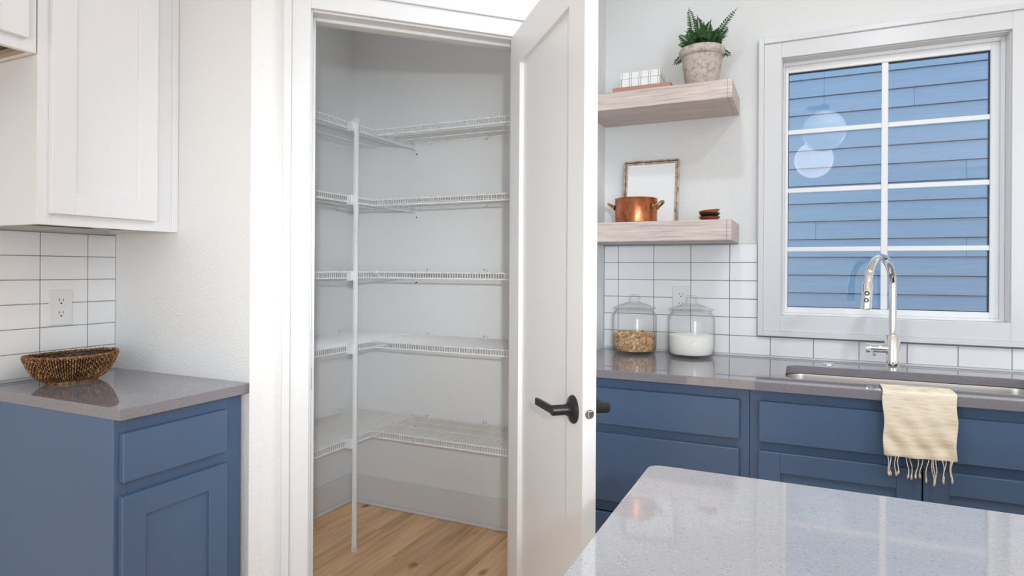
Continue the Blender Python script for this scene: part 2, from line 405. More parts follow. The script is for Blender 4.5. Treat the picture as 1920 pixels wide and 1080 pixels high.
for k in range(-4, 8):
    x0 = PX0 + k*PW
    if x0 < PXW - PW: continue
    ys = [2.80] + cuts.get(k, [1.5]) + [-0.4]
    for a, b2 in zip(ys, ys[1:]): plank(x0, b2, a, 0)

# walls
bm = NB()
for a, c, z0, z1 in ((YB, -4.57, 0, CEIL), (-4.57, -2.63, 0, 0.63), (-4.57, -2.63, 2.27, CEIL), (-2.63, YS+WT, 0, CEIL)): box(bm, XL-0.12, XL, a, c, z0, z1)
wall_left = struct('wall_left', bm, 'drywall', 'white painted wall behind the left worktop and cabinets')
bm = NB(); box(bm, XL+0.0005, C0.x, YS, YS+WT, 0, CEIL)
# mitre to the diagonal wall
box(bm, -0.03, 0.0, -0.0, WT, 0, CEIL, M=MD)
struct('wall_left_return', bm, 'drywall', 'textured white wall beside the left worktop')
bm = NB()
box(bm, 0.0005, JL-0.02, 0, WT, 0, CEIL, M=MD); box(bm, JR+0.02, SEND, 0, WT, 0, CEIL, M=MD)
box(bm, JL-0.02, JR+0.02, 0, WT, HEAD+0.02, CEIL, M=MD)
struct('wall_diagonal', bm, 'drywall', 'white diagonal wall around the pantry doorway')
E2 = MD @ Vector((SEND, 0, 0))
bm = NB(); box(bm, X2-WT, X2, E2.y, YW, 0, CEIL); struct('wall_right_return', bm, 'drywall', 'narrow white wall between pantry door and window wall')
# window wall with the window opening
WX0, WX1, WZ0, WZ1 = -0.078, 0.670, 1.087, 2.135
bm = NB(); yb = YW+0.14
box(bm, X2-WT, WX0-0.015, YW, yb, 0, CEIL); box(bm, WX1+0.015, XR, YW, yb, 0, CEIL)
box(bm, WX0-0.015, WX1+0.015, YW, yb, 0, WZ0-0.015); box(bm, WX0-0.015, WX1+0.015, YW, yb, WZ1+0.015, CEIL)
wall_back = struct('wall_back', bm, 'drywall', 'white wall around the kitchen window and floating shelves')
# pantry inner walls
bm = NB(); box(bm, PXW-0.08, PXW, YS+WT, PYW+0.12, 0, CEIL); wpl = struct('wall_pantry_left', bm, 'drywall_pantry', 'plain pale grey wall on the left inside the pantry')
bm = NB(); box(bm, PXW, X2-WT, PYW, PYW+0.12, 0, CEIL); struct('wall_pantry_back', bm, 'drywall_pantry', 'plain pale grey wall at the back of the pantry')
# rest of the room, behind the camera
bm = NB(); box(bm, XL-0.2, XR+0.2, YB-0.2, YW+0.15, CEIL, CEIL+0.1); struct('ceiling', bm, 'ceiling_paint', 'flat white kitchen ceiling')
def opening_wall(axis, f0, f1, lo, hi, holes):
    """wall slab with rectangular openings (a0, a1, z0, z1) along its length"""
    bm = NB()
    def b(a, c, z0, z1):
        if c-a < 1e-4 or z1-z0 < 1e-4: return
        if axis == 'x': box(bm, a, c, f0, f1, z0, z1)
        else: box(bm, f0, f1, a, c, z0, z1)
    p = lo
    for a, c, z0, z1 in sorted(holes):
        b(p, a, 0, CEIL); b(a, c, 0, z0); b(a, c, z1, CEIL); p = c
    b(p, hi, 0, CEIL); return bm
def plain_window(name, label, axis, f0, f1, a, c, z0, z1, bars):
    mid = ((a+c)/2, (f0+f1)/2, z0) if axis == 'x' else ((f0+f1)/2, (a+c)/2, z0)
    w = sempty(name, label, 'window', mid); t = 0.06
    for q0, q1, r0, r1 in [(a, c, z0, z0+t), (a, c, z1-t, z1)] + [(x-t/2, x+t/2, z0+t, z1-t) for x in [a+t/2, c-t/2] + [a+(c-a)*k/(bars+1) for k in range(1, bars+1)]]:
        bm = NB()
        if axis == 'x': box(bm, q0, q1, f0, f1, r0, r1, 0.002)
        else: box(bm, f0, f1, q0, q1, r0, r1, 0.002)
        part('frame_bar', bm, 'vinyl_white', w)
struct('wall_front', opening_wall('x', YB-0.12, YB, XL, XR, [(-2.09, -0.55, 0.02, 2.36), (2.72, 4.48, 0.28, 2.32)]), 'drywall', 'white wall with glazed doors behind the camera')
struct('wall_right', opening_wall('y', XR, XR+0.12, YB, YW, [(-4.4, -1.0, 0.62, 2.28)]), 'drywall', 'white side wall with a wide window, right of the camera')
plain_window('window_2', 'white framed glazed doors behind the camera', 'x', YB-0.09, YB-0.03, -2.09, -0.55, 0.02, 2.36, 1)
plain_window('window_3', 'tall white framed window behind the camera', 'x', YB-0.09, YB-0.03, 2.72, 4.48, 0.28, 2.32, 1)
plain_window('window_4', 'wide white framed side window right of the camera', 'y', XR+0.03, XR+0.09, -4.4, -1.0, 0.62, 2.28, 2)
plain_window('window_5', 'white framed window left of the camera', 'y', XL-0.09, XL-0.03, -4.57, -2.63, 0.63, 2.27, 1)

# ------------------------------------------------------------------ wall tiles
TP, TW, TZ0, GAP = 0.0767, 0.1598, 0.9213, 0.0026
tile_me = {}
def tile(parent, axis, a0, a1, z0, z1):
    """axis 'x': tile on the window wall spanning x; axis 'y': on the left wall spanning y"""
    w, h = round(a1-a0-GAP, 4), round(z1-z0-GAP, 4)
    if w < 0.006 or h < 0.006: return
    key = (axis, w, h)
    if key not in tile_me:
        bm = NB(); d = 0.008
        if axis == 'x': box(bm, -w/2, w/2, 0, d, -h/2, h/2, 0.0012)
        else: box(bm, -d, 0, -w/2, w/2, -h/2, h/2, 0.0012)
        o = finish('tile', bm, 'tile', parent); tile_me[key] = o.data
    else:
        o = bpy.data.objects.new('tile', tile_me[key]); COL.objects.link(o); o.parent = parent
    c = (a0+a1)/2; o.location = (c, TY + random.uniform(-2e-4, 2e-4), (z0+z1)/2) if axis == 'x' else (TX + random.uniform(-2e-4, 2e-4), c, (z0+z1)/2)
# left wall
yj = [YS, 1.3215]
while yj[-1] > 0.3: yj.append(yj[-1]-0.1465)
for j in range(6):
    for a, b2 in zip(yj, yj[1:]): tile(wall_left, 'y', b2, a, TZ0+j*TP, TZ0+(j+1)*TP)
bm = NB(); box(bm, XL, XL+0.0055, yj[-1], YS-0.0005, TZ0, TZ0+6*TP); part('grout', bm, 'grout', wall_left)
bm = NB(); box(bm, XL, TX+0.002, yj[-1], YS-0.0005, ZC+0.0005, TZ0+0.0005); part('caulk', bm, 'caulk', wall_left)
# window wall
CX0, CX1 = -0.168, 0.762
xj = [X2, -0.7583]
while xj[-1] < 1.9: xj.append(xj[-1]+TW)
def clip_tiles(j, lo, hi):
    for a, b2 in zip(xj, xj[1:]):
        a1, b1 = max(a, lo), min(b2, hi)
        if b1-a1 > 0.008: tile(wall_back, 'x', a1, b1, TZ0+j*TP, TZ0+(j+1)*TP)
clip_tiles(0, X2+0.001, 2.0)
for j in range(1, 6):
    clip_tiles(j, X2+0.001, CX0-0.001); clip_tiles(j, CX1+0.001, 2.0)
bm = NB(); box(bm, X2+0.0005, CX0, YW-0.0055, YW, TZ0, TZ0+6*TP); box(bm, CX1, 2.0, YW-0.0055, YW, TZ0, TZ0+6*TP); box(bm, CX0, CX1, YW-0.0055, YW, TZ0, 1.003)
part('grout', bm, 'grout', wall_back)
bm = NB(); box(bm, X2+0.0005, 2.0, TY-0.002, YW, ZC+0.0005, TZ0+0.0005); part('caulk', bm, 'caulk', wall_back)

# ------------------------------------------------------------------ pantry doorway: jambs, stops, casing
trim1 = sempty('trim_1', 'white door casing with raised outer band around the pantry doorway', 'door casing', MD @ Vector((JL, 0, 0)))
def dbox(*b, bev=0.0015):
    bm = NB(); box(bm, *b, bev=bev, M=MD); return bm
for a, b2 in ((JL-0.02, JL), (JR, JR+0.02)): part('jamb', dbox(a, b2, -0.001, WT+0.001, 0, HEAD+0.02), 'trim_white', trim1)
part('jamb', dbox(JL, JR, -0.001, WT+0.001, HEAD, HEAD+0.02), 'trim_white', trim1)
part('door_stop', dbox(JL, JL+0.011, 0.040, 0.075, 0, HEAD-0.0), 'trim_white', trim1)
part('door_stop', dbox(JR-0.011, JR, 0.040, 0.075, 0, HEAD-0.0), 'trim_white', trim1)
part('door_stop', dbox(JL+0.011, JR-0.011, 0.040, 0.075, HEAD-0.011, HEAD), 'trim_white', trim1)
CI, CB, CO = 0.143, 0.086, 0.062
RI, RB, RO = 0.858, 0.915, 0.939
HZ0, HZ1, HZ2 = 2.084, 2.142, 2.166
part('casing', dbox(CB, CI, -0.016, 0, 0, HZ1), 'trim_white', trim1); part('casing', dbox(RI, RB, -0.016, 0, 0, HZ1), 'trim_white', trim1)
part('casing', dbox(CI, RI, -0.016, 0, HZ0, HZ1), 'trim_white', trim1)
part('back_band', dbox(CO, CB, -0.025, 0, 0, HZ2), 'trim_white', trim1); part('back_band', dbox(RB, RO, -0.025, 0, 0, HZ2), 'trim_white', trim1)
part('back_band', dbox(CB, RB, -0.025, 0, HZ1, HZ2), 'trim_white', trim1)
part('strike_plate', dbox(JL-0.001, JL+0.0012, 0.004, 0.030, 0.885, 0.955, bev=0.0004), 'black_metal', trim1, label='black metal strike plate on the jamb')

# ------------------------------------------------------------------ pantry door
TH = math.radians(225+85.5); dv = Vector((math.cos(TH), math.sin(TH), 0)); nv = Vector((dv.y, -dv.x, 0))  # nv: face toward the opening
HC = MD @ Vector((0.812, -0.004, 0))
MDR = Matrix(((dv.x, -nv.x, 0, HC.x), (dv.y, -nv.y, 0, HC.y), (0, 0, 1, 0), (0, 0, 0, 1)))   # x along door from hinge, y through its thickness
DW, DT, DH = 0.685, 0.036, 2.082
door = sempty('door_1', 'open white one panel pantry door with black lever handles', 'door', HC)
def drb(*b, bev=0.001):
    bm = NB(); box(bm, *b, bev=bev, M=MDR); return bm
ST, RC = 0.112, 0.014
part('stile', drb(0, ST, 0, DT, 0.012, DH), 'door_white', door); part('stile', drb(DW-ST, DW, 0, DT, 0.012, DH), 'door_white', door)
part('rail', drb(ST, DW-ST, 0, DT, 1.962, DH, bev=0.0004), 'door_white', door); part('rail', drb(ST, DW-ST, 0, DT, 0.012, 0.20, bev=0.0004), 'door_white', door)
part('panel', drb(ST, DW-ST, RC, DT-RC, 0.20, 1.962, bev=0), 'door_white', door)
HXd, HZd = 0.624, 0.914
for side, label in ((-1, 'black lever handle on the face toward the pantry'), (1, 'black lever handle on the face toward the window')):
    y0 = 0 if side < 0 else DT
    Mh = MDR @ Matrix.Translation((HXd, y0, HZd)) @ Matrix.Rotation(math.radians(90 if side < 0 else -90), 4, 'X')
    bm = NB(); lathe(bm, [(0, 0), (0.036, 0), (0.036, 0.004), (0.033, 0.0075), (0.024, 0.0105), (0.0175, 0.013), (0.0175, 0.017), (0, 0.017)], n=36, M=Mh)
    ros = part('handle', bm, 'black_metal', door, auto=35, label=label)
    bm = NB(); lathe(bm, [(0, 0.012), (0.0145, 0.012), (0.0145, 0.022), (0.0135, 0.024), (0.0135, 0.0575), (0.0115, 0.0605), (0, 0.0605)], n=28, M=Mh)
    zs = 1
    b0 = box(bm, -0.118, 0.004, -0.0095, 0.0095, 0.050, 0.0605, 0.0016, 1)
    for v in b0:
        t = max(0, -v.co.x/0.118)
        v.co.z += 0.010*math.sin(t*math.pi/2)*0.6
    bmesh.ops.transform(bm, matrix=Mh, verts=b0)
    part('lever', bm, 'black_metal', ros, auto=35)
bm = NB(); Me = MDR @ Matrix.Translation((DW, DT/2, HZd)) @ Matrix.Rotation(math.radians(90), 4, 'Y')
lathe(bm, [(0, 0), (0.0118, 0), (0.0118, 0.0014), (0.0098, 0.0016), (0.0098, 0.0004), (0.0, 0.0004)], n=32, M=Me)
lp = part('latch_plate', bm, 'nickel', door, auto=30, label='round nickel latch plate on the door edge')
bm = NB(); box(bm, DW, DW+0.0085, DT/2-0.0058, DT/2+0.0058, HZd-0.0085, HZd+0.0085, 0.0015, 1, MDR); part('latch_bolt', bm, 'nickel', lp)

# ------------------------------------------------------------------ pantry baseboards
def base_run(name, label, pts):
    o = sempty(name, label, 'baseboard', pts[0])
    return o
bb = sempty('baseboard_left', 'tall white baseboard along the left pantry wall', 'baseboard', (PXW, 2.1, 0))
bm = NB(); box(bm, PXW, PXW+0.014, YS+WT, PYW, 0, 0.147, 0.0015); part('board', bm, 'trim_white', bb)
bm = NB(); box(bm, PXW+0.014, PXW+0.028, YS+WT, PYW-0.014, 0, 0.018, 0.005, 2); part('shoe_moulding', bm, 'trim_white', bb)
bb = sempty('baseboard_back', 'tall white baseboard along the back pantry wall', 'baseboard', (-1.6, PYW, 0))
bm = NB(); box(bm, PXW+0.014, X2-WT, PYW-0.014, PYW, 0, 0.147, 0.0015); part('board', bm, 'trim_white', bb)
bm = NB(); box(bm, PXW+0.028, X2-WT, PYW-0.028, PYW-0.014, 0, 0.018, 0.005, 2); part('shoe_moulding', bm, 'trim_white', bb)

# ------------------------------------------------------------------ wire pantry shelves
LV = [0.507, 0.929, 1.257, 1.597, 1.927]
SX, SYF = -1.840, 2.398                     # front of the left shelves, front of the back shelves
PITCH, RW, RR, LIP = 0.0127, 0.00155, 0.0028, 0.030
ORD = ['lowest', 'second lowest', 'middle', 'second highest', 'topmost']
def left_shelf_proto():
    t = thing('wire_shelf', '', 'wire shelf', (PXW, YS+WT, 0))
    y0, y1 = YS+WT+0.004, PYW-0.004
    bm = NB(); k = 0; y = y0+0.006
    while y < y1:
        tube(bm, [(PXW+0.012, y, 0), (SX, y, 0), (SX+0.001, y, -LIP)], RW, 5, caps=False); y += PITCH
    part('deck_wires', bm, 'wire_white', t, smooth=True, kind='stuff')
    for nm, x, z, r in (('front_rail', SX-0.0045, -0.004, RR), ('lip_rail', SX-0.003, -LIP, RR*1.1), ('back_rail', PXW+0.012, -0.004, RR), ('support_rail', PXW+0.15, -0.004, RR), ('support_rail', PXW+0.28, -0.004, RR)):
        bm = NB(); tube(bm, [(x, y0, z), (x, y1, z)], r, 8); part(nm, bm, 'wire_white', t, smooth=False, auto=40)
    for y in (1.72, 2.02, 2.32, 2.62):
        bm = NB(); box(bm, PXW, PXW+0.019, y-0.008, y+0.008, -0.016, 0.016, 0.002)
        o = part('wall_clip', bm, 'plastic_white', t)
        bm = NB(); lathe(bm, [(0, 0), (0.0035, 0), (0.0035, 0.0015), (0, 0.0018)], (PXW+0.019, y, 0.009), 10, Matrix.Rotation(math.radians(90), 4, 'Y')); part('screw', bm, 'nickel', o)
    # bracket carrying the front of the shelf where it meets the back wall
    bm = NB(); box(bm, SX-0.004, SX+0.022, PYW-0.004, PYW, -0.072, 0.006, 0.001); box(bm, SX-0.009, SX-0.004, PYW-0.030, PYW, -LIP-0.006, 0.004, 0.001); box(bm, SX+0.004, SX+0.0075, PYW-0.030, PYW, -LIP-0.006, 0.004, 0.001)
    br = part('end_bracket', bm, 'plastic_white', t)
    bm = NB(); lathe(bm, [(0, 0), (0.004, 0), (0.004, 0.0012), (0, 0.0018)], (SX+0.012, PYW-0.004, -0.058), 12, Matrix.Rotation(math.radians(90), 4, 'X')); part('screw', bm, 'slot_dark', br)
    # clip that holds the support pole
    bm = NB(); box(bm, SX-0.010, SX+0.018, 2.222, 2.240, -LIP-0.012, 0.003, 0.002); part('pole_clip', bm, 'plastic_white', t)
    return t
def back_shelf_proto():
    x0, x1 = SX+0.012, X2-WT-0.004
    t = thing('wire_shelf', '', 'wire shelf', (SX, PYW, 0))
    bm = NB(); x = x0+0.004
    while x < x1:
        tube(bm, [(x, PYW-0.012, 0), (x, SYF, 0), (x, SYF-0.001, -LIP)], RW, 5, caps=False); x += PITCH
    part('deck_wires', bm, 'wire_white', t, smooth=True, kind='stuff')
    for nm, y, z, r in (('front_rail', SYF+0.0045, -0.004, RR), ('lip_rail', SYF+0.003, -LIP, RR*1.1), ('back_rail', PYW-0.012, -0.004, RR), ('support_rail', PYW-0.11, -0.004, RR), ('support_rail', PYW-0.21, -0.004, RR)):
        bm = NB(); tube(bm, [(x0, y, z), (x1, y, z)], r, 8); part(nm, bm, 'wire_white', t, auto=40)
    for x in (-1.75, -1.42, -1.10):
        bm = NB(); box(bm, x-0.008, x+0.008, PYW-0.019, PYW, -0.016, 0.016, 0.002)
        o = part('wall_clip', bm, 'plastic_white', t)
        bm = NB(); lathe(bm, [(0, 0), (0.0035, 0), (0.0035, 0.0015), (0, 0.0018)], (x, PYW-0.019, 0.009), 10, Matrix.Rotation(math.radians(90), 4, 'X')); part('screw', bm, 'nickel', o)
    bm = NB(); box(bm, SX-0.001, x0+0.012, SYF-0.003, SYF+0.020, -0.008, 0.004, 0.0015); part('corner_clip', bm, 'plastic_white', t)
    bm = NB(); box(bm, SX-0.001, x0+0.012, SYF+0.16, SYF+0.172, -0.008, 0.003, 0.0015); part('corner_clip', bm, 'plastic_white', t)
    return t
def copy_tree(src, loc):
    r = src.copy(); COL.objects.link(r); r.location = loc
    for ch in list(src.children):
        c = ch.copy(); COL.objects.link(c); c.parent = r
        for g in ch.children:
            d = g.copy(); COL.objects.link(d); d.parent = c
    return r
ls, bs = left_shelf_proto(), back_shelf_proto()
for i, z in enumerate(LV):
    a = ls if i == 0 else copy_tree(ls, ls.location); b2 = bs if i == 0 else copy_tree(bs, bs.location)
    a.location = (PXW, YS+WT, z); b2.location = (SX, PYW, z)
    a['label'] = f'{ORD[i]} white wire shelf on the left pantry wall'; b2['label'] = f'{ORD[i]} white wire shelf on the back pantry wall'
    a['group'] = b2['group'] = 'white wire shelves in the pantry'
pole = thing('shelf_pole', 'slim white vertical pole holding the fronts of the left pantry shelves', 'pole', (-1.816, 2.245, 0))
bm = NB(); box(bm, -1.8245, -1.8075, 2.2365, 2.2535, 0.004, 1.936, 0.003, 2); part('tube', bm, 'wire_white', pole)
for z0, z1 in ((0, 0.026), (1.922, 1.945)):
    bm = NB(); box(bm, -1.8265, -1.8055, 2.2345, 2.2555, z0, z1, 0.003, 2); part('end_cap', bm, 'plastic_white', pole)

# ------------------------------------------------------------------ cabinet builder
def cab_front(cab, name, axis, f, a0, a1, z0, z1, mat, th=0.019, fr=None, sgn=1, label=None):
    """axis 'x': front faces +X at x=f, spans y; axis 'y': faces -Y at y=f, spans x. fr: shaker frame width"""
    def b(a, c, za, zb, d0, d1, bev):
        bm = NB()
        if axis == 'x': box(bm, f-d0, f-d1, a, c, za, zb, bev)
        else: box(bm, a, c, f+d1, f+d0, za, zb, bev)
        return bm
    if fr is None:
        return part(name, b(a0, a1, z0, z1, th, 0, 0.0015), mat, cab, label=label)
    d = part(name, b(a0+fr, a1-fr, z0+fr, z1-fr, th-0.003, 0.0075, 0), mat, cab, label=label)
    for s0, s1 in ((a0, a0+fr), (a1-fr, a1)): part('stile', b(s0, s1, z0, z1, th, 0, 0.0012), mat, d)
    for s0, s1 in ((z0, z0+fr), (z1-fr, z1)): part('rail', b(a0+fr, a1-fr, s0, s1, th, 0, 0.0012), mat, d)
    return d

# left base cabinet and worktop
FX = -1.575
lb = thing('base_cabinet', 'narrow blue base cabinet with one drawer over one door', 'cabinet', (FX, 1.21, 0))
bm = NB(); box(bm, XL+0.002, FX-0.020, 1.010, YS-0.003, 0.10, ZC-CT, 0.001); part('body', bm, 'cabinet_blue', lb)
bm = NB(); y0, y1 = 1.008, YS-0.014; zt = ZC-CT
box(bm, FX-0.020, FX, y0, y0+0.035, 0.10, zt, 0.001); box(bm, FX-0.020, FX, y1-0.060, y1, 0.10, zt, 0.001)
for a, b2 in ((0.10, 0.13), (0.675, 0.730), (0.835, zt)): box(bm, FX-0.0195, FX-0.0002, y0+0.035, y1-0.060, a, b2)
part('face_frame', bm, 'cabinet_blue', lb)
bm = NB(); box(bm, XL+0.01, FX-0.075, 1.012, YS-0.004, 0, 0.10); part('toe_kick', bm, 'toe_dark', lb)
cab_front(lb, 'drawer', 'x', FX+0.019, 1.022, 1.338, 0.722, 0.847, 'cabinet_blue')
cab_front(lb, 'door', 'x', FX+0.019, 1.020, 1.340, 0.125, 0.687, 'cabinet_blue', fr=0.064)
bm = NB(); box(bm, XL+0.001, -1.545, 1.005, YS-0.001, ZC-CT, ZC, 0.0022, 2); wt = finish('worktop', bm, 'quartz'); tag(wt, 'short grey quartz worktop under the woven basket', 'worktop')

# left upper cabinets
UX = -1.888; UB = 1.386; UT = 2.62
def upper(name, label, ya, yb_, zb, doors, wood, sr=0.04):
    c = thing(name, label, 'cabinet', (UX, (ya+yb_)/2, zb))
    bm = NB()
    box(bm, XL+0.001, UX-0.019, ya+0.003, ya+0.019, zb+0.0005, UT); box(bm, XL+0.001, UX-0.019, yb_-0.018, yb_-0.002, zb+0.0005, UT)
    box(bm, XL+0.001, XL+0.008, ya+0.019, yb_-0.018, zb+0.02, UT); box(bm, XL+0.001, UX-0.019, ya+0.019, yb_-0.018, UT-0.016, UT)
    part('body', bm, 'cabinet_white', c)
    bm = NB(); box(bm, XL+0.001, UX-0.019, ya+0.019, yb_-0.018, zb+0.014, zb+0.026); part('bottom_panel', bm, wood, c, label='unpainted brown wood underside')
    bm = NB(); s = 0.036
    box(bm, UX-0.019, UX, ya, ya+s, zb, UT, 0.0008); box(bm, UX-0.019, UX, yb_-sr-0.002, yb_-0.002, zb, UT, 0.0008)
    box(bm, UX-0.0188, UX-0.0002, ya+s, yb_-sr-0.002, zb, zb+0.045); box(bm, UX-0.0188, UX-0.0002, ya+s, yb_-sr-0.002, UT-0.05, UT)
    part('face_frame', bm, 'cabinet_white', c)
    for a, b2, za in doors: cab_front(c, 'door', 'x', UX+0.019, a, b2, za, UT-0.02, 'cabinet_white', fr=0.064)
    return c
uc = upper('wall_cabinet', 'white shaker wall cabinet hung above the woven basket', 0.996, YS, UB, [(1.024, 1.334, 1.417)], 'brown_wood', 0.094)
bm = NB(); box(bm, UX, UX+0.006, YS-0.022, YS-0.001, UB, UT, 0.001); part('scribe_strip', bm, 'cabinet_white', uc)
bm = NB(); tube(bm, [(UX-0.06, 1.12, UB+0.012), (UX-0.10, 1.22, UB+0.003), (UX-0.13, 1.30, UB+0.002), (UX-0.10, 1.36, UB+0.006), (UX-0.04, 1.40, UB+0.012)], 0.0016, 6); part('cable', bm, 'plastic_white', uc, label='thin pale cable tucked under the cabinet')
oc = upper('wall_cabinet', 'shorter white cabinet at the top left edge of the photo', 0.24, 0.9945, 1.848, [(0.27, 0.612, 1.879), (0.620, 0.966, 1.879)], 'brown_wood')
bm = NB(); box(bm, XL+0.02, UX-0.024, 0.958, 0.974, 1.846, 1.861, 0.001); part('cleat', bm, 'pale_wood', oc, label='pale wooden strip along the underside')

# ------------------------------------------------------------------ right base cabinets and worktop
FY = 2.200
def right_cab(name, label, xa, xb):
    c = thing(name, label, 'cabinet', ((xa+xb)/2, FY, 0))
    bm = NB(); box(bm, xa, xa+0.016, FY+0.020, YW-0.002, 0.10, ZC-CT); box(bm, xb-0.016, xb, FY+0.020, YW-0.002, 0.10, ZC-CT)
    box(bm, xa+0.016, xb-0.016, YW-0.012, YW-0.002, 0.10, ZC-CT); box(bm, xa+0.016, xb-0.016, FY+0.020, YW-0.012, 0.10, 0.116); part('body', bm, 'cabinet_blue', c)
    bm = NB(); box(bm, xa, xb, FY+0.075, FY+0.09, 0, 0.10); part('toe_kick', bm, 'toe_dark', c)
    return c
def fframe(c, xa, xb, rails, s=0.042):
    bm = NB(); zt = ZC-CT
    box(bm, xa, xa+s, FY, FY+0.020, 0.10, zt, 0.0008); box(bm, xb-s, xb, FY, FY+0.020, 0.10, zt, 0.0008)
    for a, b2 in rails: box(bm, xa+s, xb-s, FY+0.0002, FY+0.0198, a, b2)
    part('face_frame', bm, 'cabinet_blue', c)
dcab = right_cab('base_cabinet', 'blue three drawer base cabinet beside the open pantry door', X2+0.002, -0.1565)
fframe(dcab, X2+0.002, -0.1565, [(0.10, 0.13), (0.40, 0.445), (0.675, 0.725), (0.835, ZC-CT)])
for a, b2 in ((0.716, 0.846), (0.441, 0.683), (0.125, 0.397)): cab_front(dcab, 'drawer', 'y', FY-0.019, -0.79, -0.187, a, b2, 'cabinet_blue')
scab = right_cab('base_cabinet', 'blue sink base cabinet with false drawer front and two doors', -0.1555, 0.803)
fframe(scab, -0.1555, 0.803, [(0.10, 0.13), (0.675, 0.725), (0.835, ZC-CT)])
cab_front(scab, 'false_drawer', 'y', FY-0.019, -0.126, 0.774, 0.716, 0.847, 'cabinet_blue')
cab_front(scab, 'door', 'y', FY-0.019, -0.126, 0.3215, 0.125, 0.685, 'cabinet_blue', fr=0.064)
cab_front(scab, 'door', 'y', FY-0.019, 0.3255, 0.774, 0.125, 0.685, 'cabinet_blue', fr=0.064)
ecab = right_cab('base_cabinet', 'blue base cabinet right of the sink, outside the view', 0.804, 1.60)
fframe(ecab, 0.804, 1.60, [(0.10, 0.13), (0.675, 0.725), (0.835, ZC-CT)])
cab_front(ecab, 'drawer', 'y', FY-0.019, 0.834, 1.570, 0.716, 0.847, 'cabinet_blue'); cab_front(ecab, 'door', 'y', FY-0.019, 0.834, 1.200, 0.125, 0.685, 'cabinet_blue', fr=0.064); cab_front(ecab, 'door', 'y', FY-0.019, 1.204, 1.570, 0.125, 0.685, 'cabinet_blue', fr=0.064)

def rrect(x0, x1, y0, y1, r, n=8):
    out = []
    for cx, cy, a0 in ((x1-r, y1-r, 0), (x0+r, y1-r, 90), (x0+r, y0+r, 180), (x1-r, y0+r, 270)):
        for k in range(n+1):
            a = math.radians(a0+90*k/n); out.append((cx+r*math.cos(a), cy+r*math.sin(a)))
    return out
SKX0, SKX1, SKY0, SKY1, SKR = -0.052, 0.688, 2.268, 2.603, 0.055
def slab(outer, inner, z1, th, bev=0.0022):
    bm = NB()
    def loop(pts):
        vs = [bm.verts.new((x, y, z1)) for x, y in pts]
        return [bm.edges.new((vs[i], vs[(i+1) % len(vs)])) for i in range(len(vs))]
    es = loop(outer) + (loop(inner) if inner else [])
    bmesh.ops.triangle_fill(bm, use_beauty=True, use_dissolve=False, edges=es)
    for f in bm.faces:
        if f.normal.z < 0: f.normal_flip()
    r = bmesh.ops.extrude_face_region(bm, geom=bm.faces[:])
    vs = [v for v in r['geom'] if isinstance(v, bmesh.types.BMVert)]
    bmesh.ops.translate(bm, verts=vs, vec=(0, 0, -th)); bmesh.ops.recalc_face_normals(bm, faces=bm.faces[:])
    es = [e for e in bm.edges if len(e.link_faces) == 2 and e.calc_face_angle(0) > 1.2]
    bmesh.ops.bevel(bm, geom=es, offset=bev, segments=2, profile=0.5, affect='EDGES')
    return bm
bm = slab([(X2+0.001, 2.160), (1.62, 2.160), (1.62, YW-0.001), (X2+0.001, YW-0.001)], rrect(SKX0, SKX1, SKY0, SKY1, SKR), ZC, CT)
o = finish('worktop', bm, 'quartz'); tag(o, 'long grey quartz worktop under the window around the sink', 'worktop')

# undermount sink
sk = thing('sink', 'undermount stainless steel sink in the worktop below the window', 'sink', ((SKX0+SKX1)/2, (SKY0+SKY1)/2, 0.68))
bm = NB(); loops = []
for off, z, rr_ in ((-0.018, ZC-CT-0.001, SKR+0.018), (0.004, ZC-CT-0.001, SKR), (0.006, ZC-CT-0.012, SKR), (0.012, 0.715, 0.05), (0.03, 0.69, 0.045), (0.07, 0.682, 0.03)):
    loops.append([bm.verts.new((x, y, z)) for x, y in rrect(SKX0+off, SKX1-off, SKY0+off, SKY1-off, rr_)])
for a, b2 in zip(loops, loops[1:]):
    for k in range(len(a)): bm.faces.new((a[k], a[(k+1) % len(a)], b2[(k+1) % len(a)], b2[k]))
bm.faces.new(loops[-1])
o = part('bowl', bm, 'steel', sk, auto=40)
m = o.modifiers.new('thickness', 'SOLIDIFY'); m.thickness = 0.0012; m.offset = -1
bm = NB(); lathe(bm, [(0, 0.0), (0.03, 0.0), (0.034, 0.003), (0.043, 0.003), (0.043, 0.0), (0.0, -0.002)], (0.318, 2.45, 0.683), 28); part('drain', bm, 'chrome', sk, auto=40)

# ------------------------------------------------------------------ faucet
FB = Vector((0.300, 2.667, ZC))
fa = thing('faucet', 'chrome gooseneck pull-down faucet behind the sink', 'faucet', FB)
bm = NB(); lathe(bm, [(0, 0), (0.0262, 0), (0.0262, 0.003), (0.0245, 0.004), (0.0245, 0.121), (0.0225, 0.124), (0, 0.124)], FB, 36); part('base', bm, 'chrome', fa, auto=35)
sd = Vector((-0.094, -0.177, 0)); RA = sd.length/2; sd.normalize()
zt = ZC+0.306
pts = [FB + Vector((0, 0, 0.122)), Vector((FB.x, FB.y, zt-0.02))]
for k in range(0, 25):
    a = math.pi*k/24*0.965
    pts.append(Vector((FB.x, FB.y, zt)) + sd*(RA-RA*math.cos(a)) + Vector((0, 0, RA*1.0*math.sin(a))))
bm = NB(); tube(bm, pts, 0.0136, 20); part('spout', bm, 'chrome', fa, auto=50)
e, e0 = pts[-1], pts[-2]; dirn = (e-e0).normalized()
bm = NB(); tube(bm, [e-dirn*0.002, e+dirn*0.004, e+dirn*0.008, e+dirn*0.088, e+dirn*0.094], 0.0155, 20, radii=[0.0150, 0.0154, 0.0164, 0.0174, 0.0160]); sh = part('spray_head', bm, 'chrome', fa, auto=40)
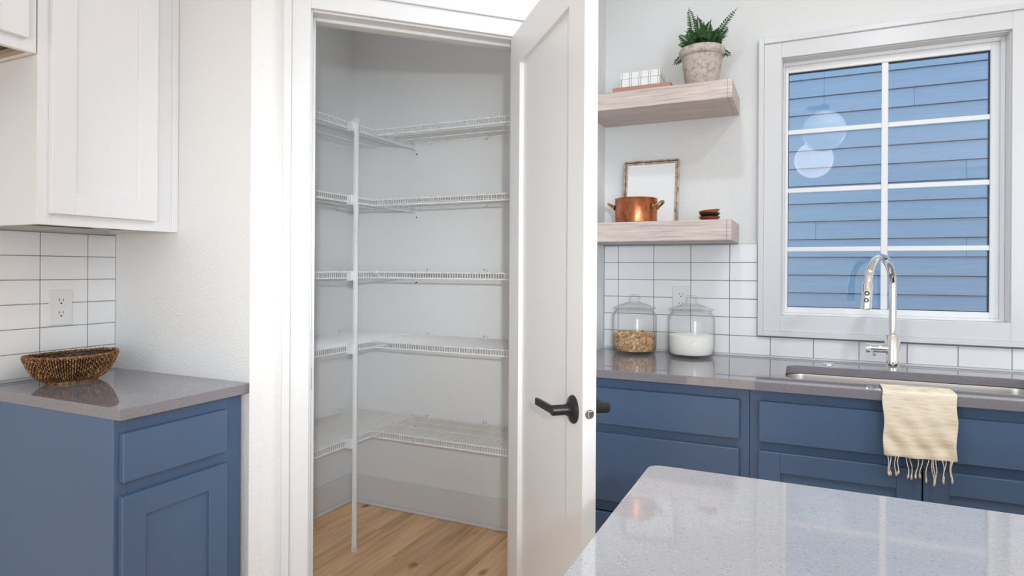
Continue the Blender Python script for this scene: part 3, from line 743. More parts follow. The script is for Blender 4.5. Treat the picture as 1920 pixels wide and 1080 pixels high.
# two round buttons on the front of the spray head
vdir = Vector((-0.10, -1, 0)); vdir = (vdir - dirn*vdir.dot(dirn)).normalized()
for dd in (0.040, 0.064):
    c = e + dirn*dd + vdir*0.0150
    Mb = Matrix.Translation(c) @ vdir.to_track_quat('Z', 'Y').to_matrix().to_4x4()
    bm = NB(); lathe(bm, [(0, 0), (0.0078, 0), (0.0078, 0.003), (0.0055, 0.0034), (0.005, 0.0026), (0, 0.0026)], (0, 0, 0), 20, Mb)
    part('button', bm, 'black_metal', sh, auto=40)
    bm = NB(); lathe(bm, [(0, 0.0024), (0.0042, 0.0024), (0.0038, 0.0042), (0, 0.0046)], (0, 0, 0), 16, Mb); part('button_cap', bm, 'chrome', sh, auto=40)
hz = ZC+0.074; hd = Vector((-0.985, -0.17, 0)).normalized()
hp = [FB + Vector((0, 0, hz-ZC)) + hd*t for t in (0.018, 0.066, 0.068, 0.090)]
bm = NB(); tube(bm, hp, 0.0165, 24, radii=[0.0165, 0.0165, 0.0172, 0.0172]); hv = part('valve', bm, 'chrome', fa, auto=40)
bm = NB(); c = FB + Vector((0, 0, hz-ZC)) + hd*0.079
tube(bm, [c + Vector((0, -0.012, -0.002)), c + Vector((0.008, -0.055, -0.010)), c + Vector((0.012, -0.076, -0.016))], 0.0052, 12, radii=[0.0046, 0.0052, 0.0056]); part('lever', bm, 'chrome', hv, auto=40)
bm = NB(); lathe(bm, [(0, 0), (0.021, 0), (0.021, 0.002), (0.018, 0.0042), (0.006, 0.005), (0, 0.005)], (0.091, 2.676, ZC), 28); o = finish('sink_hole_cap', bm, 'chrome', auto=40); tag(o, 'small round chrome cap on the worktop left of the faucet', 'cap')

# ------------------------------------------------------------------ window
w1 = sempty('window_1', 'white kitchen window with eight grid lights over blue siding view', 'window', ((WX0+WX1)/2, YW, WZ0))
bm = NB(); d1 = 2.885
for a in ((WX0-0.014, WX0, YW-0.0005, d1, WZ0-0.014, WZ1+0.014), (WX1, WX1+0.014, YW-0.0005, d1, WZ0-0.014, WZ1+0.014), (WX0, WX1, YW-0.0005, d1, WZ1, WZ1+0.014), (WX0, WX1, YW-0.0005, d1, WZ0-0.014, WZ0)):
    bm = NB(); box(bm, *a, 0.0008); part('jamb', bm, 'trim_white', w1)
GX0, GX1, GZ0, GZ1, GY = -0.057, 0.628, 1.1205, 2.094, 2.857
fx1 = WX1-0.010
def ring(bm, xa, xb, za, zb, xi, xj_, zi, zj, y0, y1, bev=0.001):
    box(bm, xa, xi, y0, y1, za, zb, bev); box(bm, xj_, xb, y0, y1, za, zb, bev); box(bm, xi, xj_, y0, y1, zj, zb, bev); box(bm, xi, xj_, y0, y1, za, zi, bev)
bm = NB(); ring(bm, WX0+0.0003, WX1-0.0003, WZ0+0.0003, WZ1-0.0003, WX0+0.008, WX1-0.014, WZ0+0.010, WZ1-0.014, 2.834, 2.884); part('frame', bm, 'vinyl_white', w1)
bm = NB(); ring(bm, WX0+0.008, WX1-0.014, WZ0+0.010, WZ1-0.014, GX0, GX1, GZ0, GZ1, 2.845, 2.880, 0.002); sash = part('sash', bm, 'vinyl_white', w1)
bm = NB(); ring(bm, GX0-0.001, GX1+0.001, GZ0-0.001, GZ1+0.001, GX0+0.002, GX1-0.002, GZ0+0.002, GZ1-0.002, GY-0.001, GY+0.018, 0); part('gasket', bm, 'gasket', sash)
MX = 0.2905
bm = NB(); box(bm, MX-0.0115, MX+0.0115, GY-0.0085, GY-0.0005, GZ0, GZ1, 0.002); part('muntin', bm, 'vinyl_white', sash)
for z in (1.847, 1.604, 1.360):
    for xa, xb in ((GX0, MX-0.0115), (MX+0.0115, GX1)):
        bm = NB(); box(bm, xa, xb, GY-0.0075, GY-0.0005, z-0.0095, z+0.0095, 0.002); part('muntin', bm, 'vinyl_white', sash)
bm = NB(); box(bm, GX0-0.001, GX1+0.001, GY, GY+0.004, GZ0-0.001, GZ1+0.001); part('pane', bm, 'window_glass', sash)
bm = NB(); box(bm, GX0-0.001, GX1+0.001, GY+0.014, GY+0.018, GZ0-0.001, GZ1+0.001, M=Matrix.Translation((0, GY, 1.6)) @ Matrix.Rotation(math.radians(0.0), 4, 'X') @ Matrix.Translation((0, -GY, -1.6))); part('pane', bm, 'window_glass', sash)
trim2 = sempty('trim_2', 'white window casing with raised outer band', 'window casing', ((CX0+CX1)/2, YW, 1.004))
CIx0, CIx1, CIz0, CIz1 = -0.082, 0.674, 1.0885, 2.138
CBx0, CBx1, CBz0, CBz1 = -0.1475, 0.741, 1.024, 2.201
COz0, COz1 = 1.004, 2.223
for nm, yf, (a0, a1, b0, b1), (o0, o1, p0, p1) in (('casing', 2.770, (CIx0, CIx1, CIz0, CIz1), (CBx0, CBx1, CBz0, CBz1)), ('back_band', 2.760, (CBx0, CBx1, CBz0, CBz1), (CX0, CX1, COz0, COz1))):
    for bb_ in ((o0, a0, p0, p1), (a1, o1, p0, p1), (a0, a1, b1, p1), (a0, a1, p0, b0)):
        bm = NB(); box(bm, bb_[0], bb_[1], yf, YW-0.0002, bb_[2], bb_[3], 0.0014); part(nm, bm, 'trim_white', trim2)

# ------------------------------------------------------------------ neighbouring house outside
NY = 6.0; EXP = 0.154; ZR = 1.234
nh = thing('neighbouring_house', 'blue lap sided house wall seen through the kitchen window', 'house', (0.5, NY, -0.3))
bm = NB(); box(bm, -4.5, 6.0, NY+0.040, NY+0.15, -0.3, 5.2); part('wall', bm, 'siding_shadow', nh, label='added dark backing standing in for shadow lines between the boards')  # near-black sheet painted as the shadow seen in the gaps under boards
sid_me = {}
def board(xa, xb, z):
    w = round(xb-xa, 3)
    if w not in sid_me:
        bm = NB(); vs = box(bm, 0.0016, w-0.0016, -0.010, 0.038, 0.0065, EXP)
        for v in vs:
            if v.co.z > 0.05 and v.co.y < 0: v.co.y = 0.006
        o = finish('siding_board', bm, 'siding_blue', nh); sid_me[w] = o.data
    else:
        o = bpy.data.objects.new('siding_board', sid_me[w]); COL.objects.link(o); o.parent = nh
    o.location = Vector((xa, NY, z)) - nh.location
jo = {9: 0.817, 5: 1.172, 2: 0.099, 1: 1.174}
for k in range(-9, 24):
    z = ZR + k*EXP
    j = jo.get(k)
    if j is None: j = -0.9 if k % 3 == 0 else (2.1 if k % 3 == 1 else -0.55)
    xs = [-4.4, j-2.4, j, j+2.4, 5.9] if -4.2 < j-2.4 else [-4.4, j, j+2.4, 5.9]
    for a, b2 in zip(xs, xs[1:]): board(a, b2, z)
bm = NB(); box(bm, -6, 9, YW+0.15, NY+0.3, -0.4, -0.3); g = finish('gravel_yard', bm, 'gravel'); tag(g, 'grey gravel strip between the houses', 'ground'); g['kind'] = 'structure'

# ------------------------------------------------------------------ floating shelves
for nm, zb, ztop, lab in (('upper', 1.9235, 1.9945, 'upper washed oak floating shelf carrying the potted fern'), ('lower', 1.3855, 1.4645, 'lower washed oak floating shelf carrying the copper pot')):
    s = thing('floating_shelf', lab, 'shelf', (-0.535, YW, zb), 'floating oak shelves')
    bm = NB(); box(bm, X2+0.001, -0.2615, 2.482, YW-(0.0005 if nm == 'upper' else 0.0005), zb, ztop, 0.0012); part('board', bm, 'washed_oak', s)
    bm = NB(); box(bm, -0.261, -0.2435, 2.482, YW-0.0005, zb, ztop, 0.0012); part('end_cap', bm, 'washed_oak', s)

# ------------------------------------------------------------------ things on the shelves
ZU, ZL = 1.9945, 1.4645
bk = thing('book', 'closed tan book under the striped box', 'book', (-0.60, 2.53, ZU))
bm = NB(); box(bm, -0.712, -0.478, 2.500, 2.505, ZU, ZU+0.021, 0.002); box(bm, -0.712, -0.478, 2.505, 2.66, ZU, ZU+0.0025); box(bm, -0.712, -0.478, 2.505, 2.66, ZU+0.0185, ZU+0.021); part('cover', bm, 'book_tan', bk)
bm = NB(); box(bm, -0.709, -0.481, 2.506, 2.656, ZU+0.0025, ZU+0.0185); part('pages', bm, 'book_page', bk)
sb = thing('striped_box', 'small white box with thin blue double stripes on the book', 'box', (-0.603, 2.52, ZU+0.021))
bm = NB(); box(bm, -0.682, -0.524, 2.522, 2.63, ZU+0.0213, ZU+0.062, 0.001); part('base', bm, 'striped_paper', sb)
bm = NB(); box(bm, -0.6845, -0.5215, 2.5195, 2.6325, ZU+0.058, ZU+0.084, 0.001); part('lid', bm, 'striped_paper', sb)

# fern
PC = Vector((-0.372, 2.605, ZU))
pf = thing('potted_fern', 'green fern in a weathered stone pot on the upper shelf', 'plant', PC)
bm = NB(); lathe(bm, [(0, 0), (0.058, 0), (0.061, 0.004), (0.080, 0.130), (0.0865, 0.132), (0.0905, 0.140), (0.0905, 0.156), (0.086, 0.165), (0.078, 0.166), (0.073, 0.155), (0.056, 0.02), (0, 0.02)], PC, 44); part('pot', bm, 'stone_pot', pf, auto=50)
bm = NB(); lathe(bm, [(0, 0.145), (0.05, 0.148), (0.074, 0.143), (0.074, 0.135), (0, 0.13)], PC, 28); part('soil', bm, 'soil', pf, smooth=True)
def frond(ang, ln, rise, droop, seed, wl=1.0):
    rnd = random.Random(seed); bm = NB(); d = Vector((math.cos(ang), math.sin(ang), 0)); s_ = Vector((-d.y, d.x, 0))
    face = Vector((rnd.uniform(-0.5, 0.5), -1, rnd.uniform(0.0, 0.7))).normalized()
    N = 20; pts = []
    for i in range(N+1):
        t = i/N; pts.append(PC + Vector((0, 0, 0.146)) + d*(0.022 + ln*t*(0.6+0.4*t)) + Vector((0, 0, rise*(t - droop*t*t))))
    tube(bm, pts, 0.0013, 5, radii=[0.0017*(1-0.75*i/N) for i in range(N+1)])
    for i in range(3, N+1):
        t = i/N; L = wl*(0.036*min(1, 0.5+1.8*t)*(1-t)**0.5 + 0.006)
        p = pts[i]; tg = (pts[min(i+1, N)]-pts[i-1]).normalized(); sv = tg.cross(face).normalized()
        for sgn in (-1, 1):
            side = (sv*sgn + tg*(0.42+0.16*rnd.random())).normalized(); nrm = tg.cross(side).normalized()*sgn
            w = 0.0058*(1.1-0.5*t); tip = p + side*L + Vector((0, 0, -0.18*L + 0.003*rnd.uniform(-1, 1)))
            wd = (tg - side*tg.dot(side)).normalized()*w
            a = bm.verts.new(p + side*0.0008); b_ = bm.verts.new(p + side*L*0.35 + wd); c_ = bm.verts.new(p + side*L*0.35 - wd)
            m_ = bm.verts.new(p + side*L*0.38 + nrm*0.0016); e_ = bm.verts.new(tip)
            for f in ((a, b_, m_), (a, m_, c_), (b_, e_, m_), (m_, e_, c_)): bm.faces.new(f)
    tg = (pts[N]-pts[N-1]).normalized(); tip = pts[N] + tg*0.020; wd = s_*0.0035
    bm.faces.new((bm.verts.new(pts[N]-wd), bm.verts.new(tip), bm.verts.new(pts[N]+wd)))
    return part('frond', bm, 'fern_leaf', pf, recalc=False)
R_ = math.radians
FR = [(205, 0.030, 0.200, 0.12, 1.0), (352, 0.105, 0.165, 0.10, 0.95), (20, 0.075, 0.130, 0.2, 1.0), (170, 0.070, 0.125, 0.25, 0.9), (262, 0.035, 0.175, 0.3, 1.0), (300, 0.055, 0.150, 0.35, 1.0), (335, 0.080, 0.110, 0.6, 1.0),
      (232, 0.055, 0.135, 0.45, 1.0), (100, 0.04, 0.150, 0.4, 1.0), (60, 0.05, 0.165, 0.35, 1.0), (275, 0.065, 0.115, 0.65, 1.0), (318, 0.070, 0.120, 0.55, 1.0), (215, 0.075, 0.10, 0.7, 1.0), (250, 0.070, 0.095, 0.8, 1.0),
      (356, 0.085, 0.060, 1.3, 0.8), (188, 0.085, 0.055, 1.5, 0.8), (285, 0.025, 0.140, 0.3, 1.0), (225, 0.03, 0.11, 0.4, 0.9), (340, 0.045, 0.125, 0.35, 1.0), (10, 0.05, 0.10, 0.5, 1.0), (195, 0.05, 0.09, 0.6, 1.0), (150, 0.05, 0.12, 0.4, 1.0), (265, 0.05, 0.08, 0.9, 1.0), (310, 0.05, 0.085, 0.9, 1.0)]
for i, (a, ln, rise, dr, wl_) in enumerate(FR): frond(R_(a), ln, rise, dr, i, wl_)

# leaning picture frame
fr0 = thing('picture_frame', 'thin silvery wooden frame with blank white sheet leaning on the wall', 'picture frame', (-0.606, 2.74, ZL))
lean = Matrix.Translation((-0.606, 2.722, ZL+0.0005)) @ Matrix.Rotation(math.radians(-8.5), 4, 'X')
fh = 0.292; fw2 = 0.121
def fbox(*b, bev=0.0012):
    bm = NB(); box(bm, *b, bev=bev, M=lean); return bm
for a, b2, c, d in ((-fw2, -fw2+0.0062, 0, fh), (fw2-0.0062, fw2, 0, fh), (-fw2+0.0062, fw2-0.0062, fh-0.0062, fh), (-fw2+0.0062, fw2-0.0062, 0, 0.0062)): part('outer_moulding', fbox(a, b2, -0.010, 0.006, c, d), 'frame_gilt', fr0)
e2 = 0.0165
for a, b2, c, d in ((-fw2+0.0085, -fw2+e2, 0.0085, fh-0.0085), (fw2-e2, fw2-0.0085, 0.0085, fh-0.0085), (-fw2+e2, fw2-e2, fh-e2, fh-0.0085), (-fw2+e2, fw2-e2, 0.0085, e2)): part('inner_moulding', fbox(a, b2, -0.006, 0.005, c, d), 'frame_gilt', fr0)
part('sheet', fbox(-fw2+e2, fw2-e2, -0.001, 0.004, e2, fh-e2, bev=0), 'frame_paper', fr0)

# copper pot
KC = Vector((-0.632, 2.585, ZL))
cp = thing('copper_pot', 'round copper pot with two brass loop handles on the lower shelf', 'pot', KC)
bm = NB(); lathe(bm, [(0, 0), (0.083, 0), (0.0865, 0.004), (0.0865, 0.098), (0.0885, 0.101), (0.0865, 0.103), (0.0835, 0.102), (0.0835, 0.006), (0, 0.005)], KC, 56); part('body', bm, 'copper', cp, auto=40)
for ang, lab in ((178, 'left'), (-12, 'right')):
    d = Vector((math.cos(R_(ang)), math.sin(R_(ang)), 0)); s_ = Vector((-d.y, d.x, 0)); c = KC + Vector((0, 0, 0.066)) + d*0.0865
    pts = [c + s_*0.024*math.cos(t)*1.0 + d*(0.003+0.030*math.sin(t)) + Vector((0, 0, 0.020*math.sin(t))) for t in [math.pi*k/14 for k in range(15)]]
    bm = NB(); tube(bm, pts, 0.0048, 10); h = part('handle', bm, 'brass', cp, auto=50, smooth=True)
    for s in (-1, 1):
        bm = NB(); Mq = Matrix.Translation(c + s_*0.024*s - d*0.002) @ d.to_track_quat('Z', 'Y').to_matrix().to_4x4()
        lathe(bm, [(0, 0), (0.011, 0), (0.011, 0.003), (0.006, 0.006), (0, 0.007)], (0, 0, 0), 16, Mq); part('rivet_plate', bm, 'brass', h, auto=40)

# stacked bowls
def bowl(z, r, h, mat, lab, tilt=0.0, dx=0.0):
    o = thing('bowl', lab, 'bowl', (-0.337+dx, 2.585, z), 'small stacked bowls')
    M = Matrix.Rotation(R_(tilt), 4, 'Y')
    bm = NB(); lathe(bm, [(0, 0), (r*0.66, 0), (r*0.70, 0.002), (r*0.93, h*0.75), (r, h), (r*0.97, h+0.0008), (r*0.89, h*0.78), (r*0.62, 0.0035), (0, 0.0035)], (-0.337+dx, 2.585, z), 36, M); part('shell', bm, mat, o, auto=45); return o
bowl(ZL, 0.0415, 0.0185, 'bowl_red', 'bottom reddish brown bowl of the small stack')
bowl(ZL+0.0155, 0.041, 0.0175, 'bowl_dark', 'middle near-black bowl of the small stack')
bowl(ZL+0.0285, 0.041, 0.0155, 'bowl_light', 'top light brown bowl tilted on the small stack', -6)

# ------------------------------------------------------------------ storage jars
def jar(cx, cy, lab, r):
    c = Vector((cx, cy, ZC)); t = thing('glass_jar', lab, 'jar', c, 'glass storage jars on the worktop')
    k = r/0.095
    bm = NB(); lathe(bm, [(0, 0.0005), (0.078*k, 0.0005), (0.088*k, 0.006), (0.0935*k, 0.020), (0.095*k, 0.06), (0.095*k, 0.150), (0.093*k, 0.166), (0.086*k, 0.176), (0.0805*k, 0.180), (0.0805*k, 0.187), (0.083*k, 0.190)], c, 56)
    lathe(bm, [(0.083*k, 0.190), (0.0785*k, 0.190), (0.0775*k, 0.180), (0.083*k, 0.173), (0.0895*k, 0.163), (0.0915*k, 0.150), (0.0915*k, 0.06), (0.090*k, 0.022), (0.083*k, 0.010), (0, 0.008)], c, 56)
    part('body', bm, 'jar_glass', t, smooth=True)
    bm = NB(); z = 0.190
    lathe(bm, [(0, z+0.0015), (0.076*k, z+0.0015), (0.086*k, z+0.001), (0.0905*k, z+0.003), (0.0895*k, z+0.006), (0.070*k, z+0.013), (0.045*k, z+0.022), (0.026*k, z+0.028), (0.0215*k, z+0.031), (0.0235*k, z+0.037), (0.0245*k, z+0.055), (0.023*k, z+0.060), (0.015*k, z+0.062), (0, z+0.062)], c, 48)
    lid = part('lid', bm, 'jar_glass', t, smooth=False, auto=55)
    bm = NB(); lathe(bm, [(0.0165*k, z+0.034), (0.019*k, z+0.054), (0, z+0.056)], c, 32); part('knob_hollow', bm, 'jar_glass', lid, smooth=True)
    return c, k
c1, k1 = jar(-0.658, 2.672, 'left glass jar with lid holding brown crumbs', 0.0955)
c2, k2 = jar(-0.4185, 2.668, 'right glass jar with lid holding white sugar', 0.0955)
# contents
bm = NB(); n = 64; rings = []
prof = [(0.070, 0.0105), (0.083, 0.0125), (0.0885, 0.024), (0.0903, 0.05), (0.0905, 0.070)]
bmesh_c = c1; lathe(bm, [(0, 0.0105)] + prof, c1, n)
top = [v for v in bm.verts if abs((v.co.z-ZC)-0.070) < 1e-4]
rnd = random.Random(3); rad = [0.075, 0.058, 0.040, 0.022]
from mathutils import noise as mn
prev = [bm.verts[i] for i in range(len(bm.verts))] if False else top
hgt = lambda x, y: 0.006 + 0.011*mn.noise(Vector((x*42, y*42, 1.3))) + 0.010*mn.noise(Vector((x*95, y*95, 4.1)))
for v in top: v.co.z = ZC + 0.070 + hgt(v.co.x, v.co.y)*0.9
for r in rad:
    ring_ = []
    for kk in range(n):
        a = 2*math.pi*kk/n; x, y = c1.x+r*math.cos(a), c1.y+r*math.sin(a); ring_.append(bm.verts.new((x, y, ZC+0.074+hgt(x, y)*1.4)))
    for kk in range(n): bm.faces.new((prev[kk], prev[(kk+1) % n], ring_[(kk+1) % n], ring_[kk]))
    prev = ring_
bm.faces.new(prev)
o = finish('brown_crumbs', bm, 'brown_crumble', off=c1); o.location = c1; tag(o, 'coarse brown crumbs filling the lower half of the left jar', 'dry food'); o['kind'] = 'stuff'
bm = NB(); lathe(bm, [(0, 0.0105), (0.070, 0.0105), (0.083, 0.0125), (0.0885, 0.024), (0.0903, 0.05), (0.0905, 0.088), (0.087, 0.090), (0.05, 0.0905), (0, 0.091)], c2, 56)
o = finish('white_sugar', bm, 'sugar', off=c2, auto=50); o.location = c2; tag(o, 'white sugar filling the lower half of the right jar', 'dry food'); o['kind'] = 'stuff'

# ------------------------------------------------------------------ wall outlets
def outlet(lab, cx, cz, wall):
    if wall == 'left': M = Matrix.Translation((TX, cx, cz)) @ Matrix(((0, 0, 1, 0), (1, 0, 0, 0), (0, 1, 0, 0), (0, 0, 0, 1)))
    else: M = Matrix.Translation((cx, TY, cz)) @ Matrix(((1, 0, 0, 0), (0, 0, -1, 0), (0, 1, 0, 0), (0, 0, 0, 1)))
    t = thing('wall_outlet', lab, 'outlet', M.translation, 'white duplex outlets')
    bm = NB(); box(bm, -0.0355, 0.0355, -0.058, 0.058, 0, 0.005, 0.0022, 2, M); p = part('cover_plate', bm, 'plastic_white', t)
    for s in (-1, 1):
        pts = []
        for k in range(24):
            a = 2*math.pi*k/24; pts.append((max(-0.0145, min(0.0145, 0.0172*math.cos(a))), s*0.0205+0.0142*math.sin(a)))
        bm = NB(); a_ = [bm.verts.new((x, y, 0.0048)) for x, y in pts]; b_ = [bm.verts.new((x, y, 0.0066)) for x, y in pts]
        bm.faces.new(b_)
        for k in range(24): bm.faces.new((a_[k], a_[(k+1) % 24], b_[(k+1) % 24], b_[k]))
        bmesh.ops.transform(bm, matrix=M, verts=bm.verts[:]); r = part('receptacle', bm, 'plastic_white', t)
        bm = NB()
        box(bm, -0.0075, -0.0055, s*0.0205+0.0005, s*0.0205+0.0085, 0.0064, 0.0069, 0, 1, M); box(bm, 0.0055, 0.0075, s*0.0205+0.0012, s*0.0205+0.0078, 0.0064, 0.0069, 0, 1, M)
        lathe(bm, [(0, 0.0064), (0.0027, 0.0064), (0.0027, 0.0069), (0, 0.0069)], (0, 0, 0), 12, M @ Matrix.Translation((0, s*0.0205-0.0065, 0))); part('slots', bm, 'slot_dark', r)
    bm = NB(); lathe(bm, [(0, 0.005), (0.0032, 0.005), (0.0028, 0.006), (0, 0.0063)], (0, 0, 0), 12, M); part('screw', bm, 'plastic_white', p)
outlet('white duplex outlet on the tiles above the woven basket', 1.2335, 1.137, 'left')
outlet('white duplex outlet partly hidden behind the glass jars', -0.4785, 1.143, 'back')

# ------------------------------------------------------------------ woven basket
BC = Vector((-2.062, 1.190, ZC))
bk2 = thing('woven_basket', 'oval dark brown woven wicker basket on the short worktop', 'basket', BC)
NS = 54
def ov(a, b, t, z): return BC + Vector((b*math.sin(t), a*math.cos(t), z))
def prof_ab(h):     # h 0..1 from foot to rim
    e = h**0.46
    return 0.070 + 0.059*e, 0.046 + 0.046*e
ROWS = 11; H0, H1 = 0.010, 0.080
bmw = NB()
for r in range(ROWS):
    h = (r+0.5)/ROWS; a, b2 = prof_ab(h); pts = []
    for k in range(NS*4):
        t = 2*math.pi*k/(NS*4); w = 0.0014*math.cos(NS/2*2*t*0.5 + math.pi*(r % 2)) if True else 0
        z = H0 + (H1-H0)*h + 0.004*(math.cos(t)**2)*h
        pts.append(ov(a+w, b2+w, t, z))
    tube(bmw, pts, 0.0027, 5, closed=True)
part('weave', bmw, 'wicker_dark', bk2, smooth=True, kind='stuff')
bmw = NB()
for k in range(NS*2):
    t = 2*math.pi*(k+0.5)/(NS*2); pts = []
    for i in range(34):
        h = i/33; a, b2 = prof_ab(max(h, 0.02)); o_ = 0.0028 if True else 0
        wv = 0.0042*math.sin(h*ROWS*math.pi + (k % 2)*math.pi)
        pts.append(ov(a+o_+wv*0.5, b2+o_+wv*0.5, t, H0 + (H1-H0)*h + 0.004*(math.cos(t)**2)*h))
    tube(bmw, pts, 0.0019, 5)
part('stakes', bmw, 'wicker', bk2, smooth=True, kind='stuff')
for ph in (0, math.pi):
    bm = NB(); pts = []
    for k in range(NS*6):
        t = 2*math.pi*k/(NS*6); a, b2 = prof_ab(1.0); pts.append(ov(a+0.0025*math.cos(27*t+ph), b2+0.0025*math.cos(27*t+ph), t, H1+0.003+0.004*math.cos(t)**2 + 0.0022*math.sin(27*t+ph)))
    tube(bm, pts, 0.0026, 6, closed=True); part('rim', bm, 'wicker', bk2, smooth=True)
bm = NB(); lathe(bm, [(0, 0), (1.0, 0), (1.02, 0.005), (0.96, 0.012), (0, 0.013)], (0, 0, 0), 60)
bmesh.ops.transform(bm, matrix=Matrix.Translation(BC) @ Matrix.Diagonal((0.049, 0.074, 1, 1)), verts=bm.verts[:]); part('foot', bm, 'wicker', bk2, auto=40)
bm = NB(); pts0 = [ov(*prof_ab(h), t, H0+(H1-H0)*h+0.004*math.cos(t)**2*h) for h in (0.02,) for t in [0]]
lathe_rings = []
for h in (0.0, 0.1, 0.3, 0.55, 0.8, 0.97):
    a, b2 = prof_ab(max(h, 0.005)); lathe_rings.append([bm.verts.new(ov(a-0.002, b2-0.002, 2*math.pi*k/60, H0+(H1-H0)*h+0.004*math.cos(2*math.pi*k/60)**2*h)) for k in range(60)])
for a, b2 in zip(lathe_rings, lathe_rings[1:]):
    for k in range(60): bm.faces.new((a[k], a[(k+1) % 60], b2[(k+1) % 60], b2[k]))
bm.faces.new(lathe_rings[0])
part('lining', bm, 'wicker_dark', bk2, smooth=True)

# ------------------------------------------------------------------ towel over the sink edge
tw = thing('hand_towel', 'cream linen hand towel with knotted fringe hanging over the sink edge', 'towel', (0.312, 2.15, 0.73))
TX0, TX1 = 0.218, 0.403
path = [(2.2735, 0.886), (2.2735, 0.895), (2.2728, 0.906), (2.2685, 0.9165), (2.255, 0.9185), (2.23, 0.918), (2.20, 0.918), (2.175, 0.918), (2.159, 0.9175), (2.1545, 0.912), (2.1535, 0.90)]
for k in range(1, 19): path.append((2.1535 - 0.004*min(1, k/6), 0.90 - 0.1725*k/18))
bm = NB(); NX = 26; grid = []
for j, (y, z) in enumerate(path):
    row = []
    for i in range(NX+1):
        u = i/NX; x = TX0 + (TX1-TX0)*u
        hang = max(0.0, min(1.0, (0.905-z)/0.15)) if y < 2.2 else 0
        dy = -0.006*hang*(0.5+0.5*math.sin(u*9.0+1.2+2.5*hang)) - 0.0035*hang*math.sin(u*19+z*60)
        dz = 0.0012*math.sin(u*14+y*60) if 2.155 < y < 2.262 else 0
        if y < 2.155: dy -= 0.0045*abs(math.sin(z*52+u*2.2+0.8*math.sin(u*5)))*hang
        x += 0.004*hang*(u-0.5)*-1 + (0.0025*math.sin(z*55) if i in (0, NX) else 0)
        row.append(bm.verts.new((x, y+dy, z+dz - 0.006*hang*u*0 + 0.004*hang*(u-0.5))))
    grid.append(row)
for a, b2 in zip(grid, grid[1:]):
    for i in range(NX): bm.faces.new((a[i], a[i+1], b2[i+1], b2[i]))
o = part('cloth', bm, 'linen', tw, smooth=True)
m = o.modifiers.new('thickness', 'SOLIDIFY'); m.thickness = 0.0018; m.offset = 1
m = o.modifiers.new('smooth', 'SUBSURF'); m.levels = 1; m.render_levels = 1
rnd = random.Random(11)
for i, u in enumerate([0.05, 0.09, 0.16, 0.21, 0.33, 0.37, 0.48, 0.54, 0.62, 0.67, 0.70, 0.73, 0.81, 0.85, 0.91, 0.94]):
    x = TX0+0.003 + (TX1-TX0-0.006)*u; zt_ = 0.728 + 0.004*(u-0.5); y = 2.147 - 0.004*rnd.random(); L = 0.052 + 0.016*rnd.random() + (0.016 if 0.6 < u < 0.76 else 0)
    dx = rnd.uniform(-0.007, 0.007); pts = []
    for k in range(9):
        t = k/8; pts.append((x + dx*t + 0.0022*math.sin(t*6+i), y + 0.0015*math.sin(t*5+i*2), zt_ + 0.002 - L*t))
    bm = NB(); tube(bm, pts, 0.0014, 6, radii=[0.0013]*7 + [0.0030, 0.0018]); part('tassel', bm, 'linen', tw, smooth=True)

# ------------------------------------------------------------------ island
ix0, iy1 = -0.252, 1.149
bm = slab([(x, y) for x, y in rrect(ix0, 1.95, 0.10, iy1, 0.022, 6)], None, ZC, CT, 0.002)
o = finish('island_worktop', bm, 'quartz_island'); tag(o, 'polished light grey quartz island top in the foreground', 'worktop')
isl = thing('island_cabinet', 'blue island base under the foreground quartz top', 'cabinet', (0.85, 0.62, 0))
bm = NB(); box(bm, ix0+0.045, 1.91, 0.40, iy1-0.045, 0.10, ZC-CT, 0.001); part('body', bm, 'cabinet_blue', isl)
bm = NB(); box(bm, ix0+0.10, 1.86, 0.44, iy1-0.11, 0, 0.10); part('toe_kick', bm, 'toe_dark', isl)

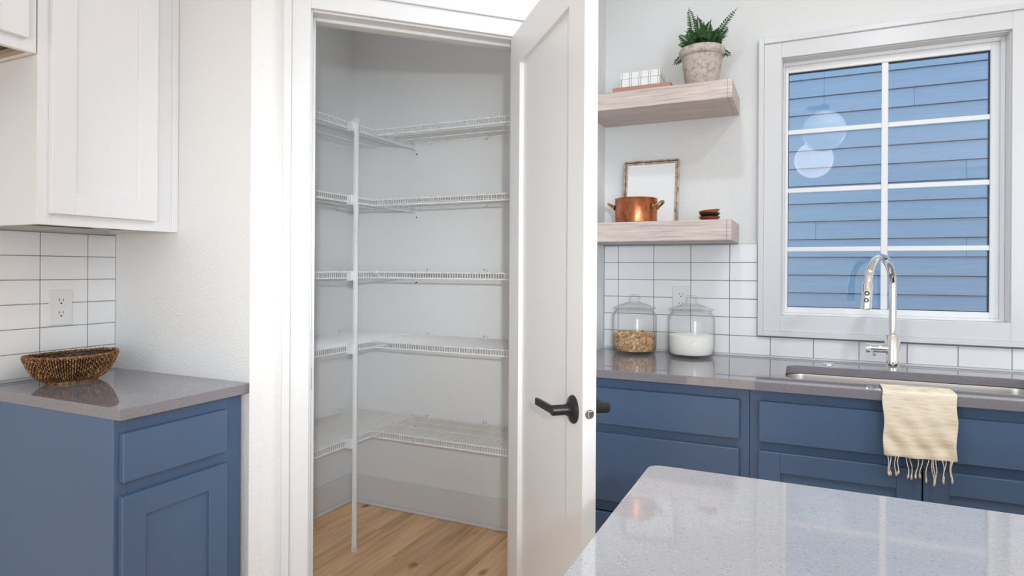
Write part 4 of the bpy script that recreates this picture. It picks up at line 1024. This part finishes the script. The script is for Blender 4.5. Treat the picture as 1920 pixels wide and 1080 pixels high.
# ------------------------------------------------------------------ pendants and ceiling lights (outside the view; only the pendants show as reflections)
for (x, y, z, r, lab) in ((0.134, 0.70, 2.28, 0.145, 'round dimly lit opal pendant over the island, nearer the window'), (0.085, -0.50, 2.27, 0.160, 'round brightly lit opal pendant over the island, farther from the window')):
    p = thing('pendant_lamp', lab, 'lamp', (x, y, CEIL), 'opal pendants over the island')
    bm = NB(); lathe(bm, [(0, -r)] + [(r*math.sin(math.pi*k/24), -r*math.cos(math.pi*k/24)) for k in range(1, 23)] + [(0.03, r*0.99), (0, r*0.99)], (x, y, z), 40); part('globe', bm, 'opal_dim' if y > 0 else 'opal_lit', p, smooth=True)
    bm = NB(); lathe(bm, [(0, r*0.985), (0.034, r*0.985), (0.034, r+0.035), (0.012, r+0.05), (0, r+0.05)], (x, y, z), 24); part('fitter', bm, 'black_metal', p, auto=40)
    bm = NB(); tube(bm, [(x, y, z+r+0.045), (x, y, CEIL-0.02)], 0.003, 8); part('cord', bm, 'cord_black', p)
    bm = NB(); lathe(bm, [(0, 0), (0.06, 0), (0.06, -0.018), (0, -0.022)], (x, y, CEIL-0.0005), 28); part('canopy', bm, 'black_metal', p, auto=40)
for x, y, pw, lab in ((-0.6, -1.7, 1.5, 'recessed ceiling light left of the camera'), (-0.6, -3.6, 3, 'recessed ceiling light near the glazed doors'), (2.9, -1.7, 3, 'recessed ceiling light near the side window'), (2.9, -3.6, 3, 'recessed ceiling light in the far right corner'),
                      (0.45, 1.20, 8, 'added recessed ceiling light above the middle of the island'), (1.75, 1.05, 15, 'added recessed ceiling light above the right end of the island'), (-0.30, 1.55, 6, 'added recessed ceiling light above the left end of the island')):  # the three over the island are added to brighten the window wall
    if True:
        t = thing('recessed_light', lab, 'ceiling light', (x, y, CEIL), 'recessed ceiling lights')
        bm = NB(); lathe(bm, [(0.062, 0), (0.085, 0), (0.085, -0.006), (0.062, -0.004), (0.062, 0)], (x, y, CEIL), 32); part('trim_ring', bm, 'plastic_white', t, auto=40)
        bm = NB(); lathe(bm, [(0, -0.001), (0.062, -0.001), (0.062, -0.003), (0, -0.003)], (x, y, CEIL), 32); part('lens', bm, 'lamp_lens', t)
        d = bpy.data.lights.new('recessed_light_beam', 'AREA'); d.shape = 'DISK'; d.size = 0.12; d.energy = pw; d.color = (0.88, 0.945, 1.0)
        o = bpy.data.objects.new('recessed_light_beam', d); COL.objects.link(o); o.parent = t; o.location = (0, 0, -0.006)

# unseen fill light added to brighten the pantry, shaped as a flush ceiling lamp
pl_ = thing('added_pantry_light', 'added round fill light on the pantry ceiling, above the door head', 'ceiling light', (-1.55, 2.02, CEIL))
bm = NB(); lathe(bm, [(0, 0), (0.15, 0), (0.15, -0.022), (0.142, -0.024), (0, -0.024)], (-1.55, 2.02, CEIL-0.0005), 40); part('base', bm, 'plastic_white', pl_, auto=40)
bm = NB(); lathe(bm, [(0.138, -0.0246)] + [(0.138*math.cos(math.pi/2*k/12), -0.0246-0.06*math.sin(math.pi/2*k/12)) for k in range(1, 12)] + [(0, -0.0846)], (-1.55, 2.02, CEIL), 40); part('diffuser', bm, 'pantry_fill', pl_, smooth=True)
